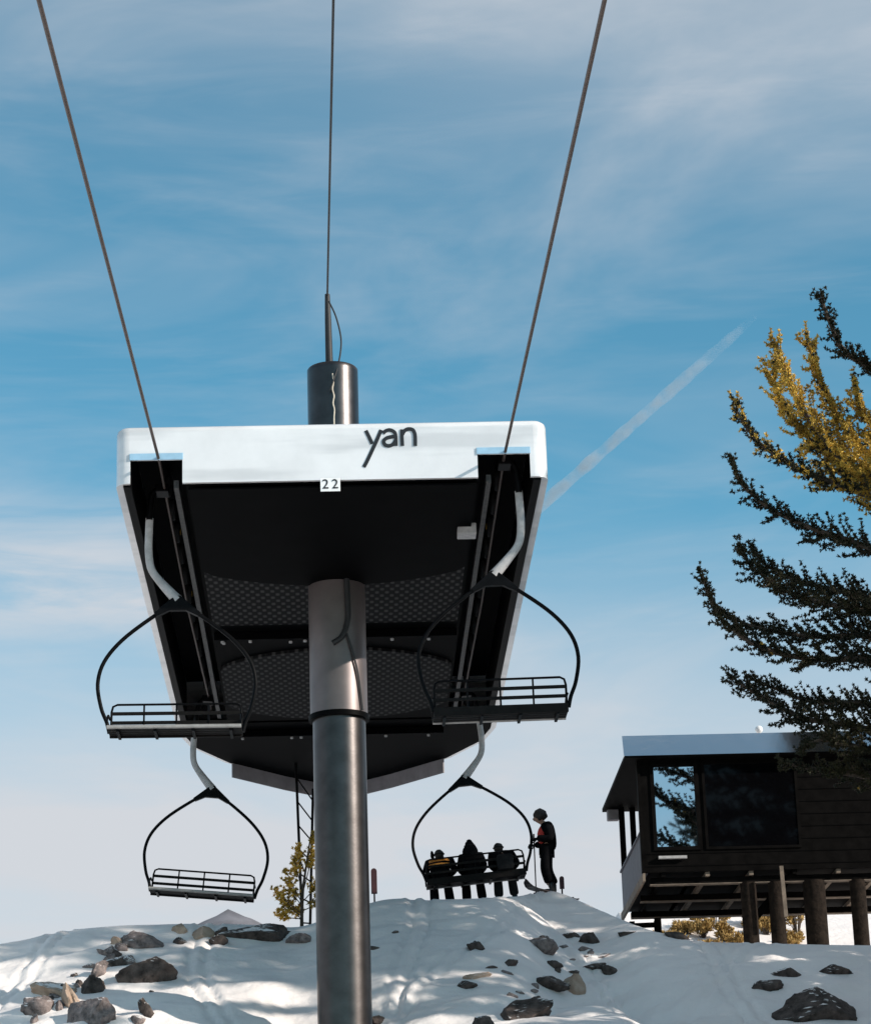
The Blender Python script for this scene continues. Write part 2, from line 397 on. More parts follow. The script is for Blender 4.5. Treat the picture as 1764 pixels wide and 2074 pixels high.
def cover():
    mb = MB(); n = len(OC)
    rings = [(0.10, H), (0, H), (0, 13.42), (0.015, 13.47), (0.06, 13.505), (0.16, TOP+0.04), (1.2, TOP+0.09)]
    vs = []
    for d, z in rings:
        for x, y in inset(OC, d): vs.append((x, y, z))
    fs = []
    for i in range(len(rings)-1):
        for k in range(n):
            if k == n-1 and i in (0, 1): continue        # the straight front edge is built with its notches below
            fs.append((i*n+k, i*n+(k+1) % n, (i+1)*n+(k+1) % n, (i+1)*n+k))
    mb.add(vs, fs, True)
    mb.add(vs[-n:], [tuple(range(n))])
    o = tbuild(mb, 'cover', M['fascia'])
    fm = MB(); e = 3.08-0.2; T = 0.06
    for x0, x1, z0 in ((-e, NL[0], H), (NL[0], NL[1], NZ), (NL[1], NR[0], H), (NR[0], NR[1], NZ), (NR[1], e, H)):
        fm.box(x0, x1, Y0, Y0+T, z0, 13.42)
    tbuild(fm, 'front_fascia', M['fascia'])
cover()
# pale strips over the two rope slots
for x0, x1 in (NL, NR):
    mb = MB(); mb.box(x0-0.01, x1+0.01, Y0-0.02, Y0-0.003, NZ-0.015, NZ+0.085)
    tbuild(mb, 'slot_flap', M['flap'], 0.004)
# underside: centre deck, end deck, edge beams, rope channels
def underside():
    CH0, CH1 = 2.09, 2.86
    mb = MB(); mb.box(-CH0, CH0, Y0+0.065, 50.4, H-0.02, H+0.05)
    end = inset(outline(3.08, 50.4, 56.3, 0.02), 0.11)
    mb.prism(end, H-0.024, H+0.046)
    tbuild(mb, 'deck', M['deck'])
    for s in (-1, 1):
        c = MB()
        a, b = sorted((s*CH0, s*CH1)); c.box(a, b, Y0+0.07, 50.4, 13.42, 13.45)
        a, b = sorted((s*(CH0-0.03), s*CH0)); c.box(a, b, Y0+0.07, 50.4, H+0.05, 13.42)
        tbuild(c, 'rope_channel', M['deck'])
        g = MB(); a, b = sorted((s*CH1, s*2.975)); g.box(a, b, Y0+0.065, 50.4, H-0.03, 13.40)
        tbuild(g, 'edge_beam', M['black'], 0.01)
        # drive tyres along the channel
        for k in range(11):
            y = 38.3+k*1.12
            Mx = Matrix.Translation((s*(ROPE_X-0.02), y, 13.22)) @ Matrix.Rotation(math.pi/2, 4, 'Y')
            t = MB(); t.lathe([(0.04, -0.045), (0.13, -0.05), (0.165, -0.035), (0.175, 0), (0.165, 0.035), (0.13, 0.05), (0.04, 0.045)], 18, Mx)
            to = tbuild(t, 'drive_tyre', M['tyre'])
            if k in (2, 5):
                h = MB(); h.lathe([(0.0, -0.06), (0.05, -0.058), (0.05, 0.058), (0.0, 0.06)], 12, Mx); h.v = [tuple(Vector(v)-TL) for v in h.v]
                h.build('hub', M['yellow'], to)
        r = MB(); r.box(*sorted((s*2.20, s*2.27)), Y0+0.3, 50.3, H+0.02, H+0.14)
        tbuild(r, 'guide_rail', M['galvd'])
    # gratings and cross beams under the deck
    def disc(cy, r, lim, n=48):
        p = []
        for k in range(n):
            a = 2*math.pi*k/n; p.append((max(-lim, min(lim, r*math.cos(a))), cy+r*math.sin(a)))
        return p
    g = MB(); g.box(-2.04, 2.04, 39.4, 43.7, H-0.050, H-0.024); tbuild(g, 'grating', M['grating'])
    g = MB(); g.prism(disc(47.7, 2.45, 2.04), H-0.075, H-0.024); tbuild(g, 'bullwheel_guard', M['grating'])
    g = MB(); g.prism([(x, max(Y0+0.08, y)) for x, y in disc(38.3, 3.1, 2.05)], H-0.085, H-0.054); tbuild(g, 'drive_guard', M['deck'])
    for y in (44.3, 51.2):
        b = MB(); b.box(-2.05, 2.05, y-0.12, y+0.12, H-0.16, H-0.03); tbuild(b, 'cross_beam', M['deck'], 0.01)
    rnd = random.Random(5)
    for k in range(12):
        bl = MB()
        x = rnd.choice((-1, 1))*rnd.uniform(0.5, 1.95); y = rnd.choice((44.3, 51.2))+rnd.uniform(-0.05, 0.05)
        bl.lathe([(0.0, H-0.195), (0.028, H-0.192), (0.03, H-0.155)], 8, Matrix.Translation((x, y, 0)))
        tbuild(bl, 'bolt', M['galv'])
    j = MB(); p = at(945, 1062, 38.6); j.box(p.x-0.14, p.x+0.14, 38.5, 38.8, H-0.19, H-0.02)  # pale box added in place of a sunlit patch under the deck
    tbuild(j, 'sun_patch_box', M['galv'], 0.015)
    # grey end skirt below the far nose
    for s in (-1, 1):
        e = MB(); pts = [(2.14, 53.86), (1.1, 55.15), (0.18, 56.1)]
        for (xa, ya), (xb, yb) in zip(pts[:-1], pts[1:]):
            e.bar((s*xa, ya, H-0.17), (s*xb, yb, H-0.17), 0.03, 0.29)
        tbuild(e, 'end_skirt', M['greypanel'])
underside()
# number plate
def text_mesh(txt, size, ext):
    c = bpy.data.curves.new('txt', 'FONT'); c.body = txt; c.size = size; c.extrude = ext; c.align_x = 'CENTER'; c.align_y = 'CENTER'
    o = bpy.data.objects.new('txt', c); COL.objects.link(o)
    dg = bpy.context.evaluated_depsgraph_get(); me = bpy.data.meshes.new_from_object(o.evaluated_get(dg))
    bpy.data.objects.remove(o); bpy.data.curves.remove(c); return me
pl = at(669, 981, Y0-0.05); mb = MB(); mb.box(pl.x-0.14, pl.x+0.14, Y0-0.045, Y0-0.03, pl.z-0.10, pl.z+0.10)
plate = tbuild(mb, 'number_plate', M['plate'], 0.003)
for sx in (-1, 1):
    me = text_mesh('2', 0.20, 0.003)
    tx = link_mesh('numeral', me, M['ink'], plate)
    tx.location = Vector((pl.x+sx*0.068, Y0-0.049, pl.z))-TL; tx.rotation_euler = (RAD(90), 0, 0)
    bk = MB(); bk.box(pl.x+sx*0.08-0.02, pl.x+sx*0.08+0.02, Y0-0.03, Y0-0.001, pl.z+0.02, pl.z+0.09)
    tbuild(bk, 'plate_bracket', M['galv'])
# lettering on the fascia, drawn as flat strokes
def ribbon(mb, pts, w, y0, y1):
    pts = [Vector(p) for p in pts]; n = len(pts); L = []; Rr = []
    for i, p in enumerate(pts):
        t = (pts[min(i+1, n-1)]-pts[max(i-1, 0)]).normalized(); nn = Vector((-t.y, t.x))
        L.append(p+nn*w/2); Rr.append(p-nn*w/2)
    vs = [(q.x, y0, q.y) for q in L+Rr]+[(q.x, y1, q.y) for q in L+Rr]
    fs = []
    for i in range(n-1):
        fs.append((i, i+1, n+i+1, n+i)); fs.append((2*n+i, 3*n+i, 3*n+i+1, 2*n+i+1))
        fs.append((i, 2*n+i, 2*n+i+1, i+1)); fs.append((n+i, n+i+1, 3*n+i+1, 3*n+i))
    fs += [(0, n, 3*n, 2*n), (n-1, 3*n-1, 4*n-1, 2*n-1)]
    mb.add(vs, fs)
def lettering():
    def P(px, py): p = at(px, py, Y0); return Vector((p.x, p.z))
    strokes = [
        [(741, 872), (747, 884), (754, 899)],
        [(772, 871), (763, 892), (752, 916), (743, 935), (737, 946)],
    ]
    ca = (790, 889); a = [(ca[0]+12*math.cos(RAD(t)), ca[1]-15*math.sin(RAD(t))) for t in range(50, 320, 15)]
    a = [(801, 881), (798, 877)]+a[1:]+[(800, 897)]
    strokes.append([(776, 878), (781, 873), (789, 871), (797, 874), (801, 881), (802, 903)])
    bowl = [(801, 884), (791, 885), (782, 888), (777, 894), (780, 901), (788, 903), (796, 900), (801, 893)]
    strokes.append(bowl)
    strokes.append([(814, 870), (814, 886), (815, 903)])
    strokes.append([(815, 880), (819, 873), (827, 869), (836, 871), (840, 879), (841, 890), (841, 903)])
    mb = MB()
    for i, s in enumerate(strokes):
        q = [P(*p) for p in s]
        q3 = [Vector((v.x, v.y, 0)) for v in q]
        q = [Vector((v.x, v.y)) for v in (smooth_path(q3, 5) if len(s) > 2 else q3)]
        e = 0.0012*i
        ribbon(mb, q, 0.052, Y0-0.008-e, Y0+0.002-e*0.3)
    tbuild(mb, 'lettering', M['ink'])
lettering()

# mast
MX = 0.03
def mast():
    gz = ground(MX, 41.5)-0.4
    m = MB(); m.lathe([(0.0, gz), (0.415, gz), (0.415, 16.20), (0.415, 16.26), (0.40, 16.28), (0.36, 16.28), (0.36, 16.1), (0, 16.1)], 48, Matrix.Translation((MX, 41.5, 0)))
    tbuild(m, 'mast', M['mast'])
    c = MB(); c.lathe([(0.418, 10.44), (0.452, 10.44), (0.452, 12.62)], 48, Matrix.Translation((MX, 41.5, 0)))
    tbuild(c, 'collar', M['collar'])
    c = MB(); c.lathe([(0.416, 10.36), (0.475, 10.36), (0.475, 10.44), (0.452, 10.445)], 48, Matrix.Translation((MX, 41.5, 0)))
    tbuild(c, 'flange', M['black'])
    # dark tubes shaped as the shadow strips across the collar
    r = 0.485
    pts = [(0.16, 12.6), (0.17, 12.2), (0.17, 11.9), (0.08, 11.62), (-0.08, 11.5)]
    h = MB(); h.tube(smooth_path([(MX+x, 41.5-math.sqrt(r*r-x*x), z) for x, z in pts]), 0.045, 8); tbuild(h, 'shadow_strip', M['cable'])
    pts = [(0.12, 11.72), (0.22, 11.4), (0.31, 11.0), (0.37, 10.45)]
    h = MB(); h.tube(smooth_path([(MX+x, 41.5-math.sqrt(r*r-x*x), z) for x, z in pts]), 0.018, 8); tbuild(h, 'shadow_strip', M['cable'])
    # pole on top with its loop of cable
    a = at(667, 735, 41.5); b = at(663, 596, 41.5)
    p = MB(); p.tube([Vector((a.x, 41.5, 16.0)), a, a.lerp(b, 0.6), b], [0.062, 0.062, 0.054, 0.042], 12)
    p.lathe([(0, 16.27), (0.15, 16.27), (0.15, 16.31), (0, 16.31)], 16, Matrix.Translation((a.x, 41.5, 0)))
    tbuild(p, 'top_pole', M['cable'])
    lp = [at(666, 610, 41.4), at(680, 640, 41.3), at(690, 680, 41.2), at(690, 710, 41.15), at(684, 742, 41.12), at(676, 768, 41.0), at(668, 790, 41.02)]
    l = MB(); l.tube(smooth_path(lp), 0.014, 8); tbuild(l, 'loop_cable', M['cable'])
    wp = [(0.0, 16.05), (0.012, 15.9), (-0.005, 15.78), (0.018, 15.66), (0.0, 15.54), (0.02, 15.42), (0.01, 15.25), (0.02, 14.9)]
    w = MB(); w.tube(smooth_path([(MX+x, 41.5-math.sqrt(0.43**2-x*x), z) for x, z in wp]), 0.011, 6); tbuild(w, 'signal_wire', M['wire'])
mast()

# haul ropes and communication line
def haul(s, label):
    pts = []
    d = Vector((0, -1, -0.0817))
    far = [(s*ROPE_X, Y0+0.3, ROPE_Z), (s*ROPE_X, 44.0, 12.97), (s*2.38, 50.3, 12.82)]
    near = Vector(far[0])+d*(Y0+12)
    pts = [near, Vector(far[0])+d*18]+[Vector(p) for p in far]
    mb = MB(); mb.tube(pts, 0.0225, 10)
    o = mb.build('haul_rope', M['rope']); tag(o, label, 'haul rope', 'haul ropes of the chairlift')
haul(-1, 'brown steel haul rope running from the upper left into the left slot of the housing')
haul(1, 'brown steel haul rope running into the right slot of the housing past the dark lettering')
b = at(663, 598, 41.5); t = at(675, 10, 29.3); ext = t+(t-b)*1.6
mb = MB(); mb.tube([b, t, ext], 0.017, 8)
tag(mb.build('signal_cable', M['cable']), 'thin black cable rising from the pole on top of the mast', 'cable')

# ladder behind the mast
lad = empty('ladder', at(612, 1880, 54.0)); tag(lad, 'steel ladder hanging from the far end of the terminal, left of the mast', 'ladder')
def ladder():
    LL = Vector(lad.location)
    tl = at(600, 1600, 54.0); bl = at(613, 1890, 54.0); tr = at(634, 1598, 54.0); br = at(628, 1888, 54.0)
    tl.z = H-0.02
    for a, b_ in ((tl, bl), (tr, br)):
        m = MB(); m.tube([a-LL, b_-LL], 0.028, 8); m.build('rail', M['chair'], lad)
    for k in range(7):
        t = (k+0.6)/7
        m = MB(); m.tube([tl.lerp(bl, t)-LL, tr.lerp(br, t)-LL], 0.016, 6); m.build('rung', M['chair'], lad)
ladder()

# ------------------------------------------------------------------ chairs
def make_chair():
    root = empty('lift_chair')
    HB = Vector((-0.20, 0, -1.68)); SZ = HB.z-1.98
    g = MB(); g.box(-0.06, 0.14, -0.16, 0.16, -0.05, 0.07); g.build('grip', M['chair'], root, 0.015)
    h = MB()
    hp = smooth_path([(0.225, 0, -0.42), (0.23, 0, -0.65), (0.23, 0, -0.95), (0.18, 0, -1.22), (0.0, 0, -1.46), (-0.20, 0, -1.68)], 5)
    n = len(hp); h.tube(hp, [0.057+0.030*max(0, (i/n-0.65)/0.35) for i in range(n)], 12, flat=0.7)
    h.build('hanger', M['galv'], root)
    ga = MB(); ga.tube(smooth_path([(0.08, 0, 0.05), (0.19, 0, -0.06), (0.22, 0, -0.30), (0.226, 0, -0.45)], 5), 0.072, 12, flat=0.7); ga.build('shaded_hanger', M['chair'], root)  # upper hanger coloured black for the shade inside the rope channel
    gp = MB(); Mx = Matrix.Rotation(math.pi/2, 4, 'X')
    gp.prism([(HB.x-0.04, HB.z+0.06), (HB.x+0.04, HB.z+0.06), (HB.x+0.34, HB.z-0.20), (HB.x+0.30, HB.z-0.25), (HB.x+0.12, HB.z-0.16), (HB.x-0.12, HB.z-0.16), (HB.x-0.30, HB.z-0.25), (HB.x-0.34, HB.z-0.20)][::-1], -0.05, 0.05, Mx)
    gp.build('gusset', M['chair'], root, 0.008)
    for s in (-1, 1):
        b = MB(); rel = [(0, -0.02), (0.40, -0.28), (0.80, -0.60), (1.05, -0.92), (1.135, -1.25), (1.08, -1.60), (0.995, -1.82), (0.955, -1.98)]
        b.tube(smooth_path([HB+Vector((s*x, 0, z)) for x, z in rel], 5), 0.029, 10); b.build('bail', M['chair'], root)
    cx = HB.x
    st = MB()
    for k in range(4):
        st.box(cx-0.95, cx+0.95, 0.02+k*0.115, 0.115+k*0.115, SZ-0.045, SZ+0.0)
    st.box(cx-0.95, cx+0.95, -0.03, 0.015, SZ-0.07, SZ+0.06)
    st.build('seat', M['slat'], root, 0.008)
    fe = MB(); fe.tube([(cx-0.95, 0.50, SZ-0.03), (cx+0.95, 0.50, SZ-0.03)], 0.028, 10); fe.build('seat_edge', M['rail'], root)
    for x in (-0.8, -0.27, 0.27, 0.8):
        f = MB(); f.bar((cx+x, -0.02, SZ-0.07), (cx+x, 0.48, SZ-0.07), 0.04, 0.045); f.build('seat_bracket', M['chair'], root)
    bk = MB()
    lp = [(cx-0.93, 0, SZ), (cx-0.93, -0.03, SZ+0.32), (cx-0.91, -0.035, SZ+0.40), (cx-0.85, -0.04, SZ+0.43), (cx+0.85, -0.04, SZ+0.43), (cx+0.91, -0.035, SZ+0.40), (cx+0.93, -0.03, SZ+0.32), (cx+0.93, 0, SZ)]
    bk.tube(lp, 0.017, 8)
    for x in (-0.465, 0.0, 0.465): bk.tube([(cx+x, 0, SZ), (cx+x, -0.04, SZ+0.43)], 0.014, 6)
    bk.build('back_frame', M['chair'], root)
    for z in (0.16, 0.295):
        s = MB(); s.box(cx-0.93, cx+0.93, -0.045, -0.015, SZ+z-0.024, SZ+z+0.024); s.build('back_slat', M['slat'], root, 0.005)
    for s_ in (-1, 1):
        a = MB(); a.tube(smooth_path([(cx+s_*0.95, 0, SZ+0.2), (cx+s_*0.95, 0.25, SZ+0.20), (cx+s_*0.95, 0.42, SZ+0.12), (cx+s_*0.95, 0.46, SZ)], 3), 0.016, 8); a.build('armrest', M['chair'], root)
    return root
chair0 = make_chair(); GRP = 'triple chairs hanging from the haul ropes'
CH = [((2.39, 49.5, 12.80), (0, RAD(-5.2), 0), 'black triple chair carrying three riders over the snow crest'),
      ((ROPE_X-0.02, 37.1, 13.04), (0, RAD(-0.9), RAD(0)), 'empty black chair half hidden at the right edge of the housing'),
      ((-ROPE_X, 38.0, 13.03), (0, RAD(-0.6), RAD(180)), 'empty black chair half hidden at the left edge of the housing'),
      ((-2.37, 49.5, 12.80), (0, RAD(-5.6), RAD(180)), 'empty black chair hanging clear of the housing above the left rocks')]
for i, (loc, rot, lab) in enumerate(CH):
    c = chair0 if i == 0 else copy_tree(chair0)
    c.location = loc; c.rotation_mode = 'XYZ'; c.rotation_euler = rot; c.scale = (0.97, 1, 0.94) if i == 0 else (1, 1, 1)
    tag(c, lab, 'lift chair', GRP)

# ------------------------------------------------------------------ people
def skin_mesh(name, verts, edges, radii, mat, parent, sub=1, root=0):
    me = bpy.data.meshes.new(name); me.from_pydata([tuple(v) for v in verts], edges, []); me.update()
    o = bpy.data.objects.new(name, me); COL.objects.link(o)
    o.modifiers.new('skin', 'SKIN'); sk = me.skin_vertices[0].data
    for i, r in enumerate(radii):
        sk[i].radius = r if isinstance(r, tuple) else (r, r); sk[i].use_root = (i == root)
    sb = o.modifiers.new('sub', 'SUBSURF'); sb.levels = sub; sb.render_levels = sub
    dg = bpy.context.evaluated_depsgraph_get(); m2 = bpy.data.meshes.new_from_object(o.evaluated_get(dg))
    bpy.data.objects.remove(o); bpy.data.meshes.remove(me)
    m2.polygons.foreach_set('use_smooth', [True]*len(m2.polygons))
    m2.name = name
    return link_mesh(name, m2, mat, parent)
def chains(defs):
    """defs: list of chains; each chain a list of (key, pos, radius); a key already seen joins the chains."""
    idx = {}; V = []; R = []; E = []
    for ch in defs:
        last = None
        for key, pos, r in ch:
            if key not in idx:
                idx[key] = len(V); V.append(pos); R.append(r)
            if last is not None: E.append((last, idx[key]))
            last = idx[key]
    return V, E, R
def blob(center, radii, n=16, m=12, jit=0.0, seed=0):
    mb = MB(); vs = []; rnd = random.Random(seed)
    for j in range(m+1):
        th = math.pi*j/m
        for i in range(n):
            ph = 2*math.pi*i/n
            d = Vector((math.sin(th)*math.cos(ph), math.sin(th)*math.sin(ph), math.cos(th)))
            k = 1+jit*noise.noise(d*2.5+Vector((seed, 0, 0)))
            vs.append((center[0]+d.x*radii[0]*k, center[1]+d.y*radii[1]*k, center[2]+d.z*radii[2]*k))
    fs = [(j*n+i, (j+1)*n+i, (j+1)*n+(i+1) % n, j*n+(i+1) % n) for j in range(m) for i in range(n)]
    mb.add(vs, fs, True); return mb
def hand(wrist, fwd, side, parent, mat, curl=0.6):
    """a gloved hand: palm and five fingers of different lengths, curled"""
    w = Vector(wrist); f = Vector(fwd).normalized(); s = Vector(side).normalized(); dn = f.cross(s).normalized()
    defs = [[('w', w, 0.026), ('p', w+f*0.05, (0.030, 0.026)), ('k', w+f*0.085, (0.032, 0.022))]]
    for i, (off, ln) in enumerate(((-0.033, 0.068), (-0.011, 0.080), (0.011, 0.075), (0.033, 0.058))):
        b0 = w+f*0.09+s*off
        d1 = (f*math.cos(curl*0.6)+dn*math.sin(curl*0.6)); d2 = (f*math.cos(curl*1.6)+dn*math.sin(curl*1.6)); d3 = (f*math.cos(curl*2.6)+dn*math.sin(curl*2.6))
        p1 = b0+d1*ln*0.45; p2 = p1+d2*ln*0.33; p3 = p2+d3*ln*0.25
        defs.append([('k', None, None), ('b%d' % i, b0, 0.012), ('c%d' % i, p1, 0.0115), ('d%d' % i, p2, 0.0105), ('e%d' % i, p3, 0.009)])
    t0 = w+f*0.035-s*0.035; t1 = t0+f*0.035-s*0.022+dn*0.015; t2 = t1+f*0.030+dn*0.018
    defs.append([('p', None, None), ('t0', t0, 0.015), ('t1', t1, 0.013), ('t2', t2, 0.010)])
    return skin_mesh('glove', *chains(defs), mat, parent, 1)
def ski(parent, foot, fwd, length=1.65, name='ski', mat=None):
    f = Vector(fwd).normalized(); f.z = 0; s = f.cross(Vector((0, 0, 1))).normalized(); foot = Vector(foot)
    prof = [(-0.45, 0.02, 0.046), (-0.44, 0.0, 0.05), (-0.2, 0.0, 0.043), (0.0, 0.012, 0.040), (0.3, 0.0, 0.045), (0.42, 0.01, 0.05), (0.48, 0.045, 0.045), (0.52, 0.10, 0.026), (0.53, 0.12, 0.008)]
    vs = []
    for t, z, w in prof:
        for sx, dz in ((-1, 0), (1, 0), (1, 0.014), (-1, 0.014)):
            vs.append(foot+f*t*length+s*sx*w+Vector((0, 0, z+dz)))
    fs = [(i*4+k, i*4+(k+1) % 4, (i+1)*4+(k+1) % 4, (i+1)*4+k) for i in range(len(prof)-1) for k in range(4)]
    fs += [(3, 2, 1, 0), tuple(range(len(vs)-4, len(vs)))]
    mb = MB(); mb.add(vs, fs); return mb.build(name, mat or M['ski'], parent)
def boot(parent, ankle, fwd):
    a = Vector(ankle); f = Vector(fwd).normalized()
    defs = [[('t', a+Vector((0, 0, 0.17))-f*0.015, 0.062), ('m', a+Vector((0, 0, 0.06)), 0.062), ('h', a+Vector((0, 0, -0.03))-f*0.03, 0.052), ('b', a+f*0.08+Vector((0, 0, -0.045)), 0.050), ('e', a+f*0.19+Vector((0, 0, -0.055)), 0.042)]]
    return skin_mesh('boot', *chains(defs), M['boot'], parent, 1)

def rider(label, loc, tilt, jacket, pants, hair, extras, sway=0.0, hunch=0.0, wide=1.0):
    """seated figure, hips at the origin, looking along +Y"""
    root = empty('person', loc, (0, tilt, 0)); root.scale = (0.98, 1.0, 0.86); tag(root, label, 'person', 'riders on the chair')
    hd = Vector((sway, 0.06+hunch, 0.70-hunch*0.35))
    def J(x, y, z): return Vector((x, y, z))
    legs = []
    for s, n in ((-1, 'l'), (1, 'r')):
        legs.append((n, J(s*0.10, 0.02, 0.08), J(s*0.13, 0.42, 0.07), J(s*0.15, 0.46, -0.40), J(s*0.15, 0.62, -0.46)))
    body = [[('pel', J(0, 0, 0.10), 0.12), ('wai', J(0, -0.01, 0.26), 0.105), ('che', J(sway*0.4, 0.01+hunch*0.4, 0.42), (0.15, 0.11)), ('nec', J(sway*0.7, 0.03+hunch*0.7, 0.57-hunch*0.15), 0.05),
             ('chin', hd+J(0, 0.02, -0.055), 0.062), ('cra', hd+J(0, 0, 0.055), 0.082), ('top', hd+J(0, -0.005, 0.10), 0.055)],
            [('chin', None, None), ('nos', hd+J(0, 0.095, -0.01), 0.013)]]
    for n, hip, kn, an, to in legs:
        body.append([('pel', None, None), ('hip'+n, hip, 0.085), ('kn'+n, kn, 0.06), ('an'+n, an, 0.042)])
    arms = []
    for s, n in ((-1, 'l'), (1, 'r')):
        sh = J(sway*0.5+s*0.19*wide, 0.02+hunch*0.5, 0.50-hunch*0.12); el = J(s*0.235*wide, 0.08, 0.24); wr = J(s*0.13, 0.30, 0.17)
        arms.append((s, n, sh, el, wr)); body.append([('che', None, None), ('sh'+n, sh, 0.06), ('el'+n, el, 0.045), ('wr'+n, wr, 0.03)])
    skin_mesh('body', *chains(body), M['skin'], root, 1)
    jk = [[('pel', J(0, 0, 0.05), (0.175*wide, 0.14)), ('wai', J(0, -0.015, 0.24), (0.165*wide, 0.135)), ('che', J(sway*0.4, 0.0+hunch*0.4, 0.42), (0.185*wide, 0.14)), ('nec', J(sway*0.65, 0.02+hunch*0.65, 0.565-hunch*0.13), 0.075)]]
    for s, n, sh, el, wr in arms:
        jk.append([('che', None, None), ('sh'+n, sh, 0.085), ('el'+n, el, 0.075), ('wr'+n, wr, 0.06)])
    skin_mesh('jacket', *chains(jk), jacket, root, 2)
    pt = [[('pel', J(0, 0.02, 0.06), 0.14)]]
    for n, hip, kn, an, to in legs:
        pt.append([('pel', None, None), ('hip'+n, hip, 0.105), ('kn'+n, kn, 0.085), ('sh'+n, kn.lerp(an, 0.5), 0.095), ('an'+n, an+J(0, 0, 0.03), 0.095)])
    skin_mesh('trousers', *chains(pt), pants, root, 2)
    for n, hip, kn, an, to in legs:
        boot(root, an+J(0, 0, -0.08), (0, 1, 0)); ski(root, an+J(0, 0.10, -0.20), (0, 1, 0), 1.5)
    for s, n, sh, el, wr in arms:
        hand(wr, J(-s*0.3, 1, -0.25), J(s, 0.2, 0), root, M['cloth'])
    hr = blob(hd+J(0, -0.012, 0.035), (0.092, 0.108, 0.115), jit=0.12, seed=int(loc[0]*10)); ho = hr.build('hair' if hair else 'hat', M['hair'] if hair else M['cloth'], root)
    gs = MB(); gs.tube([hd+Vector((0.099*math.cos(RAD(a)), -0.012+0.114*math.sin(RAD(a)), 0.04)) for a in range(0, 361, 24)], 0.011, 6, False); gs.build('goggle_strap', M['clothg'], root)
    extras(root, hd, J)
    return root
CHR = Matrix.Translation(CH[0][0]) @ Matrix.Rotation(CH[0][1][1], 4, 'Y')
def seatpos(dx): return CHR @ Vector((-0.20+dx, 0.15, -3.66*0.94-0.01))
def ex_left(root, hd, J):
    for z, t, w in ((0.36, 0.035, 0.36), (0.46, 0.022, 0.33)):
        m = MB(); pts = []
        for k in range(13):
            a = RAD(200+k*140/12); pts.append((0.20*math.cos(a)*w/0.33, 0.01+0.172*math.sin(a), z))
        for p, q in zip(pts[:-1], pts[1:]): m.bar(p, q, 0.012, t*2)
        m.build('jacket_stripe', M['orange'], root)
    m = blob(hd+J(-0.13, -0.02, 0.03), (0.035, 0.03, 0.10), jit=0.2, seed=3); m.build('scarf_end', M['cloth'], root)
def ex_mid(root, hd, J):
    m = blob(hd+J(0, -0.06, -0.13), (0.15, 0.10, 0.20), jit=0.15, seed=8); m.build('hood', M['cloth'], root)
    m = blob(hd+J(0, 0.0, 0.14), (0.05, 0.05, 0.04), jit=0.2, seed=9); m.build('pompom', M['cloth'], root)
def ex_right(root, hd, J):
    m = MB(); m.box(-0.16, 0.16, -0.27, -0.13, 0.08, 0.42); m.build('backpack', M['clothg'], root, 0.06)
rider('seated skier at the left of the chair with orange bands across a dark jacket', seatpos(-0.64), CH[0][1][1], M['cloth'], M['cloth'], True, ex_left, 0.03, 0.20, 1.18)
rider('seated skier in the middle of the chair with a bulky dark hood and bobble hat', seatpos(-0.04), CH[0][1][1], M['cloth'], M['cloth'], False, ex_mid, 0.0, 0.0, 0.98)
rider('seated skier at the right of the chair with a square grey backpack', seatpos(0.56), CH[0][1][1], M['cloth'], M['clothg'], True, ex_right, -0.06, 0.20, 1.05)

